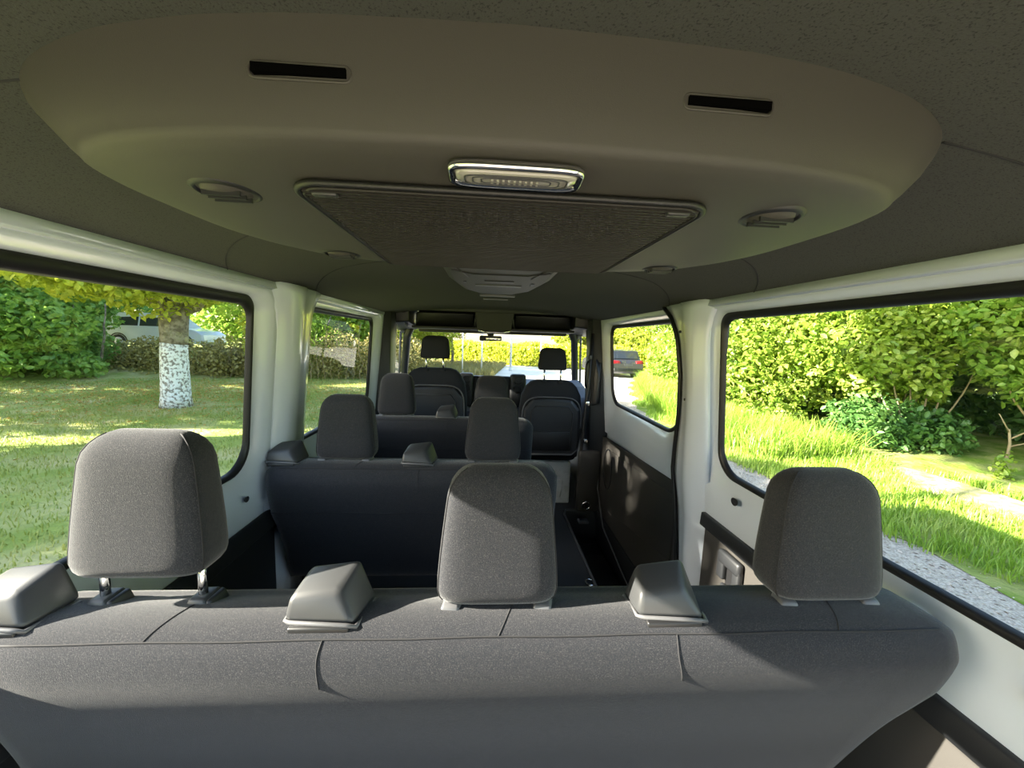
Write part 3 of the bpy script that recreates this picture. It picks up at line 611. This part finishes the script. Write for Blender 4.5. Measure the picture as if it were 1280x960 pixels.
# ------------------------------------------------------------------ outdoors
G = -.6
rng = np.random.default_rng(5)
def np_mesh(name, V, F4, m, parent=None, kind=None):
    me = bpy.data.meshes.new(name); me.vertices.add(len(V)); me.vertices.foreach_set('co', V.astype(np.float32).ravel())
    nf, k = F4.shape; me.loops.add(nf*k); me.loops.foreach_set('vertex_index', F4.astype(np.int32).ravel())
    me.polygons.add(nf); me.polygons.foreach_set('loop_start', np.arange(0, nf*k, k, dtype=np.int32)); me.polygons.foreach_set('loop_total', np.full(nf, k, dtype=np.int32))
    me.update(); o = link(name, me, m, parent, False)
    if kind: o['kind'] = kind
    return o
def leaf_arrays(P, size, up=.15, aspect=.62):
    n = len(P); N = rng.normal(size=(n, 3)); N /= np.linalg.norm(N, axis=1)[:, None]; N[:, 2] = np.abs(N[:, 2])+up; N /= np.linalg.norm(N, axis=1)[:, None]
    A = rng.normal(size=(n, 3)); A[:, 2] -= .5; A -= N*(A*N).sum(1)[:, None]; A /= np.linalg.norm(A, axis=1)[:, None]; B = np.cross(N, A)
    s = (size*rng.uniform(.6, 1.25, n))[:, None]
    V = np.empty((n, 6, 3)); 
    V[:, 0] = P-A*s*.5; V[:, 1] = P-A*s*.12+B*s*aspect*.5+N*s*.08; V[:, 2] = P+A*s*.25+B*s*aspect*.38+N*s*.06; V[:, 3] = P+A*s*.55-N*s*.08; V[:, 4] = P+A*s*.25-B*s*aspect*.38+N*s*.06; V[:, 5] = P-A*s*.12-B*s*aspect*.5+N*s*.08
    I = np.arange(n)[:, None]*6
    F = np.concatenate([I+np.array([[0, 1, 2, 3]]), I+np.array([[0, 3, 4, 5]])])
    return V.reshape(-1, 3), F
def blob_points(blobs, n, shell=.55, clump=0):
    """blobs: (cx,cy,cz,rx,ry,rz); points biased to the outer shell with clumpy lobes"""
    vol = np.array([b[3]*b[4]+b[4]*b[5]+b[3]*b[5] for b in blobs]); pick = rng.choice(len(blobs), n, p=vol/vol.sum())
    Bb = np.array(blobs)[pick]; D = rng.normal(size=(n, 3)); D /= np.linalg.norm(D, axis=1)[:, None]
    lob = 1+.13*np.sin(D[:, 0]*7+Bb[:, 0]*3)*np.cos(D[:, 1]*6+Bb[:, 1]*2)+.12*np.sin(D[:, 2]*9+D[:, 0]*5+Bb[:, 1])
    r = (1-(1-shell)*rng.uniform(0, 1, n)**1.6)*lob
    P = Bb[:, :3]+D*r[:, None]*Bb[:, 3:6]
    return P
def plant(name, label, catg, loc, blobs, n, size, lm, stems=(), stem_m=bark, group=None, shell=.55, foliage='foliage', extra=None, kmin=G+.02):
    t = thing(name, label, catg, loc, group)
    P = blob_points(blobs, n, shell); P = P[P[:, 2] > kmin]
    V, F = leaf_arrays(P, size); np_mesh(foliage, V, F, lm, t, 'stuff')
    if extra:
        P = blob_points(extra[0], extra[1], .3); P = P[P[:, 2] > kmin]; V, F = leaf_arrays(P, extra[2]); np_mesh('shade_foliage', V, F, extra[3], t, 'stuff')  # extra leaf clumps, added to cast shade
    for st in stems: tube(st[0], st[1], st[2], st[3] if len(st) > 3 else stem_m, t, 10)
    return t
# ground
def terr(x, y):
    d = max(0, -x*.55+y*.8-20) if x < -3 else 0
    return G + min(.95, d*.25)*(1 if x < -6 else max(0, (-x-3)/3))
xs_ = list(np.linspace(-60, 1, 40)); ys_ = list(np.linspace(-30, 60, 46))
V = [(x, y, terr(x, y)) for y in ys_ for x in xs_]; n_ = len(xs_)
F = [(j*n_+i, j*n_+i+1, (j+1)*n_+i+1, (j+1)*n_+i) for j in range(len(ys_)-1) for i in range(n_-1)]
ground = tag(obj('ground', V, F, lawn_m, None, True), 'patchy green lawn on the left of the van', kind='structure')
edge = [(4.6, -30), (4.4, 0), (4.42, 3), (4.3, 6), (4.35, 9), (4.9, 12), (6.0, 15.5), (7.4, 19), (9.5, 23), (14, 28), (60, 34)]
V = []; F = []
E2 = [(float(np.interp(t, [p[1] for p in edge], [p[0] for p in edge])), float(t)) for t in list(np.linspace(-30, 0, 8))+list(np.linspace(1, 28, 46))+[34]]
for i, (x, y) in enumerate(E2): V += [(-1.6, y, G+.012), (x, y, G+.012)]
F = [(2*i, 2*i+1, 2*i+3, 2*i+2) for i in range(len(E2)-1)]
tag(obj('road', V, F, gravel_m), 'pale gravel track along the right side of the van', kind='structure')
V = []; F = []
for i, (x, y) in enumerate(E2): V += [(x-.15+.12*math.sin(i*1.7), y, G+.018), (x+1.2, y-.2, G+.05), (x+2.2, y-.4, G+.10), (x+4.5, y-.8, G+.25), (x+30, y-6, G+.6)]
F = [(5*i+k, 5*i+k+1, 5*i+k+6, 5*i+k+5) for i in range(len(E2)-1) for k in range(4)]
tag(obj('terrain', V, F, verge_m, None, True), 'grassy verge rising to the hedge on the right', kind='structure')
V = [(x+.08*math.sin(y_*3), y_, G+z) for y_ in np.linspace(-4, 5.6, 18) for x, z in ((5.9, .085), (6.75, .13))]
tag(obj('path', V, [(2*i, 2*i+1, 2*i+3, 2*i+2) for i in range(17)], sunlit_m, None, True), 'pale soil strip on the right verge with the sunlit band put into its colour', kind='structure')  # sunlit band between the shadows, laid as a pale ground strip
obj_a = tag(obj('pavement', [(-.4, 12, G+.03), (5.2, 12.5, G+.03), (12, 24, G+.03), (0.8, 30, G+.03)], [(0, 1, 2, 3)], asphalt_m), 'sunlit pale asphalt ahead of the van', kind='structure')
# grass blades
def blades(P, h, w, lean=.5):
    n = len(P); a = rng.uniform(0, 2*np.pi, n); hh = h*rng.uniform(.5, 1.3, n); d = np.stack([np.cos(a), np.sin(a), np.zeros(n)], 1); l = np.stack([-np.sin(a), np.cos(a), np.zeros(n)], 1)
    k = (lean*hh*rng.uniform(.2, 1.2, n))[:, None]; V = np.empty((n, 5, 3)); Z = np.array([0, 0, 1.])
    V[:, 0] = P-d*w/2; V[:, 1] = P+d*w/2; V[:, 2] = P+d*w*.4+l*k*.35+Z*hh[:, None]*.6; V[:, 3] = P-d*w*.4+l*k*.35+Z*hh[:, None]*.6; V[:, 4] = P+l*k+Z*hh[:, None]
    I = np.arange(n)[:, None]*5
    F = np.concatenate([I+np.array([[0, 1, 2]]), I+np.array([[0, 2, 3]]), I+np.array([[3, 2, 4]])])
    return V.reshape(-1, 3), F
# verge grass: right
n = 60000; y = rng.uniform(2, 22, n); ex = np.interp(y, [p[1] for p in edge], [p[0] for p in edge]); u = rng.uniform(0, 1, n)**.9*2.6
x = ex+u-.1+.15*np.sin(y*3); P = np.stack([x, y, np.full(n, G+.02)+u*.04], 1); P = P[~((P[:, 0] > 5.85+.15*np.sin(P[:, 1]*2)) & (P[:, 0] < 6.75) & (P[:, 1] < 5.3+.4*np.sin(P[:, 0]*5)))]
Vb, Fb = blades(P, .13, .011, .7); Vb2 = None
tag(np_mesh('verge_grass', Vb, Fb, grass_r, None), 'bright green grass on the right verge beside the gravel', 'grass', kind='stuff')
n = 26000; y = rng.uniform(6.0, 21, n); ex = np.interp(y, [p[1] for p in edge], [p[0] for p in edge]); x = ex+rng.uniform(.25, 2.2, n); P = np.stack([x, y, np.full(n, G+.03)], 1)
Vb, Fb = blades(P, .50, .016, .8)
tag(np_mesh('tall_grass', Vb, Fb, grass_r, None), 'tall arching grass at the foot of the hedge', 'grass', kind='stuff')
# lawn tufts
n = 110000; x = -1.6-rng.uniform(0, 1, n)**1.2*14; y = 1+rng.uniform(0, 1, n)**1.1*17; P = np.stack([x, y, np.full(n, G)], 1)
keep = (np.sin(x*1.3+y*.7)+np.sin(y*1.9-x*.5)+rng.normal(size=n)*.8) > -.9; P = P[keep]
Vb, Fb = blades(P, .055, .012, .9)
tag(np_mesh('lawn_grass', Vb, Fb, grass_l, None), 'short mown grass blades on the left lawn', 'grass', kind='stuff')
# fallen leaves
n = 5000; x = rng.normal(-9, 3.5, n); y = rng.normal(12.5, 2.2, n); P = np.stack([x, y, np.full(n, G+.03)], 1); P = P[(x < -2) & (y < 17) & (y > 4)]
Vl, Fl = leaf_arrays(P, .07, 3); tag(np_mesh('leaf_litter', Vl, Fl, litter_m, None), 'fallen brown leaves on the lawn round the whitewashed tree', 'leaves', kind='stuff')
# gravel stones
n = 7000; x = rng.uniform(1.2, 4.6, n); y = rng.uniform(1.5, 12, n); P = np.stack([x, y, np.full(n, G+.016)], 1)
Vl, Fl = leaf_arrays(P, .035, 2, 1.0); tag(np_mesh('gravel_stones', Vl, Fl, gravel_m, None), 'loose pale stones scattered on the gravel track', 'gravel', kind='stuff')

def branchy(base, top, r0, r1, wob=.04, k=7):
    b, t = Vector(base), Vector(top); L = (t-b).length
    return [tuple(b.lerp(t, i/k)+Vector((random.uniform(-1, 1), random.uniform(-1, 1), 0))*wob*L*(0 < i < k)) for i in range(k+1)], [r0+(r1-r0)*i/k for i in range(k+1)]
# whitewashed tree
tr_ = []
p, r = branchy((-7.84, 10.1, G), (-7.80, 10.1, 1.0), .31, .27, .004, 6); r[0] = .34; tr_.append(('trunk', p, r, lime))
p, r = branchy((-7.80, 10.1, .98), (-7.75, 10.1, 1.9), .27, .30, .006, 5); tr_.append(('upper_trunk', p, r, bark))
for q in ((-9.6, 9.4, 4.2), (-6.2, 9.8, 4.0), (-7.6, 11.6, 4.6), (-8.2, 8.4, 3.6), (-5.2, 10.5, 3.0), (-10.6, 10.6, 3.2)):
    p, r = branchy((-7.78, 10.1, 1.75), q, .15, .03, .05); tr_.append(('branch', p, r))
plant('whitewashed_tree', 'lawn tree with a whitewashed trunk and yellow-green crown', 'tree', (-7.84, 10.1, G),
      [(-7.9, 9.9, 3.6, 2.6, 2.4, 1.7), (-9.9, 10.2, 3.0, 1.4, 1.3, .9), (-5.6, 10.2, 3.0, 1.5, 1.4, .9), (-7.6, 8.6, 2.9, 1.6, 1.0, .9), (-8.6, 9.0, 2.5, 1.0, .9, .45), (-6.8, 9.4, 2.4, 1.0, .9, .4)], 34000, .16, leaf_yel, tr_, shell=.45)
# unseen tree added left of frame, crown shaped to shade benches and hedge
tr_ = [('trunk', *branchy((-8.6, 2.6, G), (-8.4, 2.6, 3.2), .25, .2, .01)), ('branch', *branchy((-8.4, 2.6, 3.0), (-7.8, 1.2, 4.6), .12, .03, .05)), ('branch', *branchy((-8.4, 2.6, 3.0), (-8.6, 4.4, 4.7), .12, .03, .05)), ('branch', *branchy((-8.4, 2.6, 3.1), (-8.2, 3.6, 8.5), .14, .04, .03))]
plant('added_shade_tree', 'unseen tree added on the lawn to dapple the benches and sliding door with shade', 'tree', (-8.6, 2.6, G), [(-8.3, 2.9, 4.5, 1.7, 2.2, .85), (-8.6, 1.9, 4.5, 1.5, 1.3, .8)], 1500, .2, leaf_mid, tr_, shell=.2, extra=([(-8.4, .92, 4.35, 1.3, .5, .5), (-8.2, 3.7, 8.7, 1.6, 1.7, 1.3)], 9000, .2, leaf_mid))
# left hedge of large-leaved bushes
hedge_l = [
 ('dark broad-leaved bush filling the left edge of the rear left window', (-17.5, 14.5), [(-17.6, 14.6, 1.2, 3.2, 2.4, 2.2), (-19.5, 16, 3.6, 4, 3, 3.0)], leaf_shrub, 26000, .22),
 ('light green large-leaved bush left of the whitewashed trunk', (-15.6, 15.4), [(-16.4, 15.8, .5, 1.7, 1.5, 1.2), (-16.8, 15.0, 1.4, 1.6, 1.4, 1.5), (-17.0, 16.6, 2.4, 1.9, 1.6, 1.4), (-14.9, 14.9, -.1, .8, .7, .55)], leaf_shrub, 15000, .2),
 ('tall bright green tree crowns behind the left bushes', (-22, 20), [(-23, 20, 6.0, 6, 3, 3.8), (-15, 23.5, 4.9, 5, 2, 2.2)], leaf_mid, 16000, .30),
 ('green bush right of the whitewashed trunk', (-8.8, 19.2), [(-8.0, 19.6, .6, 1.6, 1.2, 1.3), (-6.4, 20.2, 1.5, 1.5, 1.2, 2.0), (-8.8, 20.2, 3.2, 2.6, 1.2, 1.1), (-10.2, 23.5, .6, 2.8, 1, 1.7)], leaf_mid, 10000, .2),
 ('yellow-green sapling against the rear pillar of the left window', (-9.2, 17.0), [(-9.3, 16.6, 1.5, .8, .7, 1.6), (-8.2, 16.6, 3.2, 1.7, 1.0, 1.2)], leaf_yel, 4500, .17),
]
for lb, (bx, by), bl, lm_, n, sz in hedge_l:
    st = [('stem', *branchy((bx+dx, by+.2, G), (bx+dx*1.6, by+.3, 2.2), .06, .02, .05)) for dx in (-.8, 0, .7)]
    plant('bush', lb, 'bush', (bx, by, G), bl, n, sz, lm_, st, shell=.35, group='bushes beyond the left lawn')
plant('brush', 'brown dry brush between the left bushes and the whitewashed trunk', 'bush', (-11.2, 16.8, G), [(-11.4, 17.2, .05, 1.7, 1.0, .95), (-9.6, 17.6, .05, 1.8, 1.0, .85), (-14.2, 17.0, .0, 1.7, .9, .95)], 13000, .13, leaf_brown, [('stem', *branchy((-11.2+d, 16.8, G), (-11.2+d*1.5, 16.8, .9), .02, .008, .08), stick) for d in (-.9, -.3, .4, 1.0)], shell=.2)
# brush and tall stems through the front left window
plant('brush', 'pale reedy brush seen through the front left window', 'bush', (-6.1, 17.5, G), [(-6.9, 17.8, .2, 1.3, 1.2, 1.2), (-5.1, 18.3, .2, 1.5, 1.2, 1.2), (-3.9, 19.5, .2, 1.3, 1.2, 1.2)], 9000, .12, leaf_brown, [('stem', *branchy((-6.6+d, 17.2+.2*d, G), (-6.6+d*1.15, 17.2, 1.5+.4*math.sin(d*9)), .022, .008, .05), stick) for d in np.linspace(-1, 2.6, 14)], shell=.2)
plant('yellow_bush', 'bright yellow-green bush behind the reedy brush', 'bush', (-5, 22, G), [(-6.0, 21.5, 2.2, 2.2, 1.5, 2.0), (-3.4, 23, 1.9, 1.6, 1.5, 1.7), (-7.5, 23, 3.4, 2.2, 1.6, 1.3)], 12000, .2, leaf_yel, [('stem', *branchy((-5.2, 22, G), (-5.0, 22, 2), .08, .03, .04)), ('branch', *branchy((-7.6, 21.2, 2.4), (-5.2, 19.9, 1.5), .05, .04, .03), stick)], shell=.4)
# distant woodland rows
for i, (bx, by, rx, rz, lm_, lb) in enumerate(((-34, 30, 9, 6, leaf_dark, 'distant dark tree mass behind the left bushes'), (-22, 40, 9, 7.5, leaf_mid, 'distant green tree mass behind the white vehicle'), (-14, 44, 6, 5, leaf_mid, 'distant green tree ahead of the front left window'), (-34, 8, 5, 5, leaf_dark, 'distant dark trees along the far left of the lawn'), (-33, -4, 6, 5, leaf_dark, 'distant dark trees left of the open tail'))):
    plant('woodland_tree', lb, 'tree', (bx, by, G), [(bx, by, rz*.55, rx, 4, rz*.65)], 9000, .5, lm_, [('trunk', *branchy((bx, by, G), (bx, by, rz*.6), .3, .15, .02))], shell=.4, group='distant trees')
# unseen trees added on the left to cast long shade over the lawn
for lb, bx, by, z, rx, ry, rz in (('unseen tree added to shade the lawn, left of the middle bench', -15, 4.0, 5.0, 2.4, 2.1, 3.2), ('unseen tree added to shade the lawn, level with the foremost bench', -18.5, 9.9, 5.2, 2.6, 3.6, 3.6)):
    plant('added_lawn_tree', lb, 'tree', (bx, by, G), [(bx, by, z, rx, ry, rz)], 11000, .3, leaf_mid, [('trunk', *branchy((bx, by, G), (bx, by, 3), .22, .15, .02))], shell=.3)
# right hedge
HR = [
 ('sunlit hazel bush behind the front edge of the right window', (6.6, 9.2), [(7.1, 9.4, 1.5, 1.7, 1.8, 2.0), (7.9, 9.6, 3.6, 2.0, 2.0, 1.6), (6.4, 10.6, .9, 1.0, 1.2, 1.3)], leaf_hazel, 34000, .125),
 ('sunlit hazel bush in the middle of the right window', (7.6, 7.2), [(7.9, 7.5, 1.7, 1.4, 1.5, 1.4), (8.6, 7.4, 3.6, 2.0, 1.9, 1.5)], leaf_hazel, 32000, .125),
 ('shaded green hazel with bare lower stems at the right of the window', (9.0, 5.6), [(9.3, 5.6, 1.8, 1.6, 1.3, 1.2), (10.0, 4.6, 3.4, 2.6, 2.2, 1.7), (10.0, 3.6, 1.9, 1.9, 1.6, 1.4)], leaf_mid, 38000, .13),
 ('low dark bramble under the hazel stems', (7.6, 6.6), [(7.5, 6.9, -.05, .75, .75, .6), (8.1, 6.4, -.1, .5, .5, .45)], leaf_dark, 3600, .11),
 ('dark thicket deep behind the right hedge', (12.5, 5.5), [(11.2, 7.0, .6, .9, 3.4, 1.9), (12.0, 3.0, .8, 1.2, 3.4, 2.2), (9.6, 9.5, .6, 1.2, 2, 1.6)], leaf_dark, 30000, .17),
 ('sunlit leafy bush over the parked dark car', (8.0, 13.5), [(8.2, 12.8, 1.4, 1.8, 1.9, 2.0), (9.0, 13.6, 3.6, 2.5, 2.4, 2.0), (8.0, 16.4, .9, .9, 1.6, 1.2), (8.4, 17.4, 2.9, 1.6, 1.6, 1.0)], leaf_hazel, 30000, .15),
 ('yellow-green tree rising behind the parked dark car', (11, 24), [(11.5, 25, 3.0, 3.6, 2.6, 3.4), (8.4, 28, 4.6, 3.0, 2, 2.2), (16, 20, 4.5, 5, 5, 4.5)], leaf_yel, 15000, .24),
 ('tall green trees standing behind the right hedge', (15, 9), [(14.5, 10, 5.5, 3.5, 4.5, 3.4), (16, 2, 5.5, 3.5, 4.5, 3.2)], leaf_mid, 30000, .24),
]
for lb, (bx, by), bl, lm_, n, sz in HR:
    st = [('stem', *branchy((bx+.5+dx*.25, by+.1*dx, G), (bx+.5+dx*.8, by+.2-.3*dx, 1.1), .022, .010, .015), stick) for dx in (-.9, -.5, -.15, .25, .6, 1.0)]
    plant('bush', lb, 'bush', (bx, by, G), bl, n, sz, lm_, st, shell=.35, group='hedge along the right verge')
st = thing('bare_sapling', 'pale forked sapling standing in the shade under the right hedge', 'sapling', (8.7, 5.7, G))
tube('trunk', [(8.7, 5.75, G), (8.72, 5.75, -.1), (8.66, 5.75, .15)], [.024, .02, .014], stick, st, 8)
tube('branch', [(8.71, 5.75, -.15), (9.0, 5.5, .05), (9.3, 5.3, .02)], [.012, .009, .005], stick, st, 6)
tube('branch', [(8.7, 5.75, -.02), (8.9, 5.6, .2), (9.2, 5.4, .28)], [.014, .010, .005], stick, st, 6)
tube('branch', [(8.67, 5.75, .1), (8.5, 5.8, .4)], [.014, .006], stick, st, 6)
for i, (x, y, h) in enumerate(((7.55, 5.0, .5), (8.0, 4.3, .55), (8.9, 3.9, .45))):
    plant('weed', ('leafy weed on the sunlit strip below the sapling', 'tall seedy weed at the right end of the sunlit strip', 'small weed at the shaded foot of the right hedge')[i], 'weed', (x, y, G), [(x, y, G+h*.55, .13, .13, h*.55)], 160, .07, leaf_hazel, [('stem', *branchy((x, y, G), (x, y, G+h), .006, .003, .02), stick)], shell=.1)
n = 16000; x = rng.uniform(-7, .3, n); y = 20+rng.uniform(0, 1, n)*9; P = np.stack([x+(y-20)*.12, y, np.full(n, G)], 1)
Vb, Fb = blades(P, .38, .03, .8)
tag(np_mesh('dry_grass', Vb, Fb, leaf_brown, None), 'long straw-coloured grass before the clipped hedge ahead', 'grass', kind='stuff')
# clipped hedge ahead
hd = thing('roadside_hedge', 'long clipped yellow-green hedge across the asphalt ahead', 'hedge', (2, 30, G))
n = 60000; u = rng.uniform(0, 1, n); v = rng.uniform(0, 1, n); w_ = rng.uniform(-1, 1, n)
hx = -12+u*30; hy = 34-(hx+8)*.42; P = np.stack([hx+w_*.3, hy+w_*.5+np.where(v > .8, rng.uniform(0, 1.8, n), 0), G+v*1.75+.10*np.sin(hx*2.3)], 1)
Vl, Fl = leaf_arrays(P, .24); np_mesh('foliage', Vl, Fl, leaf_hedge, hd, 'stuff')
for i, hx in enumerate(np.linspace(-11, 17, 14)): tube('stem', [(hx, 34-(hx+8)*.42, G), (hx+.1, 34-(hx+8)*.42, .8)], .03, bark, hd, 6)
for lb, x, y, r in (('round tree crown above the hedge ahead, right of the mirror', 9.5, 40, 2.6), ('second tree crown above the hedge, near the right windscreen pillar', 15.5, 44, 3.8)):
    plant('hedge_tree', lb, 'tree', (x, y, G), [(x, y, 2.2, r, 2.5, r*.75)], 6000, .36, leaf_yel, [('trunk', *branchy((x, y, G), (x, y, 2.2), .2, .12, .02))], shell=.4)
plant('roadside_tree', 'thin olive tree ahead seen above the driver headrest', 'tree', (-2.4, 26, G), [(-2.6, 26.5, 2.6, 1.9, 1.6, 1.3), (-4.8, 27, 2.0, 1.6, 1.6, 1.8)], 5200, .2, leaf_brown, [('trunk', *branchy((-2.4, 26, G), (-2.4, 26, 2.4), .1, .07, .02)), ('branch', *branchy((-2.4, 26, 1.6), (-1.2, 26, 2.7), .04, .02, .05))], shell=.2)
for i, (x, y, h, r) in enumerate(((1.42, 24, 7, .07), (-.35, 21.5, 2.6, .05), (3.5, 25.5, 7, .06), (-1.35, 20.5, 2.6, .04))):
    q = thing('post' if h < 5 else 'lamp_post', ('tall pale lamp post ahead, right of the mirror', 'short slim post in front of the hedge, below the mirror', 'thicker pale pole rising behind the hedge near the right of the windscreen', 'thin post in front of the hedge beside the driver headrest')[i], 'post', (x, y, G))
    tube('pole', [(x, y, G), (x, y, G+h)], [r, r*.8], steel, q, 10); tube('foot', [(x, y, G), (x, y, G+.25)], r*1.6, steel, q, 10)

# ------------------------------------------------------------------ vehicles
def car(name, label, cx, cy, rot, paint, L=4.6, W=1.85, H=1.68, z0=G):
    c = thing(name, label, 'car', (cx, cy, z0)); k = L/4.6
    prof = [(-2.3, .45), (-2.28, .85), (-2.15, 1.0), (-1.95, 1.08), (-1.75, 1.55), (-1.45, H), (.0, H+.02), (.55, H-.08), (1.15, 1.10), (2.0, .95), (2.27, .75), (2.3, .4), (2.2, .28), (-2.2, .28)]
    def T(x, y, z):  # local: x forward, y left
        return (cx+x*k*math.cos(rot)-y*math.sin(rot), cy+x*k*math.sin(rot)+y*math.cos(rot), z0+z)
    rings = []
    for y, s_ in ((-W/2, .96), (-W/2+.04, 1), (W/2-.04, 1), (W/2, .96)):
        rings.append([T(x*s_, (y if z < 1.05 else y*(1-.16*(z-1.05)/.6)), z) for x, z in prof])
    loft('body', rings, paint, c, False)
    for s in (-1, 1):
        G1 = [(-1.62, 1.12), (-1.42, 1.52), (-.55, 1.58), (-.55, 1.12)]; G2 = [(-.47, 1.12), (-.47, 1.58), (.42, 1.54), (1.0, 1.12)]
        for g_ in (G1, G2):
            a = [T(x, s*(W/2*(1-.16*(z-1.05)/.6)+.004), z) for x, z in g_]; b = [T(x, s*(W/2*(1-.16*(z-1.05)/.6)-.03), z) for x, z in g_]
            loft('side_window', [a, b], glass_car, c, False)
    a = [T(-1.97, -.74, 1.12), T(-1.97, .74, 1.12), T(-1.74, .66, 1.54), T(-1.74, -.66, 1.54)]; b = [T(-1.90, -.74, 1.12), T(-1.90, .74, 1.12), T(-1.68, .66, 1.54), T(-1.68, -.66, 1.54)]
    loft('rear_window', [a, b], glass_car, c, False)
    for s in (-1, 1):
        hexo('tail_lamp', [T(-2.32, s*.92, .84), T(-2.32, s*.48, .86), T(-2.1, s*.48, .86), T(-1.9, s*.94, .84), T(-2.24, s*.90, 1.02), T(-2.24, s*.52, 1.0), T(-2.1, s*.52, 1.0), T(-1.9, s*.92, 1.02)], car_red, c, .01)
        for x in (-1.4, 1.42):
            wh = [[T(x+r*math.cos(t)/k, s*yy, .34+r*math.sin(t)) for t in [2*math.pi*q/20 for q in range(20)]] for r, yy in ((.30, W/2-.2), (.34, W/2-.17), (.34, W/2), (.30, W/2+.02), (.2, W/2))]
            w = loft('wheel', wh, tyre, c, True)
            loft('hubcap', [[T(x+r*math.cos(t)/k, s*yy, .34+r*math.sin(t)) for t in [2*math.pi*q/20 for q in range(20)]] for r, yy in ((.2, W/2+.001), (.16, W/2+.02), (.04, W/2+.03))], steel, w, True)
            loft('wheel_arch', [[T(x+r*math.cos(t)/k, s*yy, .34+r*math.sin(t)) for t in [math.pi*q/14 for q in range(15)]] for r, yy in ((.42, W/2+.004), (.36, W/2+.006))], black, c, False, False, False)
    box_ = hexo('bumper', [T(-2.36, -.88, .38), T(-2.36, .88, .38), T(-2.2, .90, .38), T(-2.2, -.90, .38), T(-2.36, -.88, .58), T(-2.36, .88, .58), T(-2.2, .90, .58), T(-2.2, -.90, .58)], dark_pl, c, .03)
    hexo('number_plate', [T(-2.33, -.26, .72), T(-2.33, .26, .72), T(-2.28, .26, .72), T(-2.28, -.26, .72), T(-2.31, -.26, .83), T(-2.31, .26, .83), T(-2.27, .26, .83), T(-2.27, -.26, .83)], grey_rim, c)
    return c
car('parked_car', 'dark parked car with red tail lamps seen through the sliding door window', 7.55, 23.4, math.radians(98), paint_dark, 4.6, 1.9, 1.62)
car('white_car', 'white vehicle half hidden behind the whitewashed tree', -16.8, 21.3, math.radians(2), white, 4.9, 1.85, 1.75, .33)
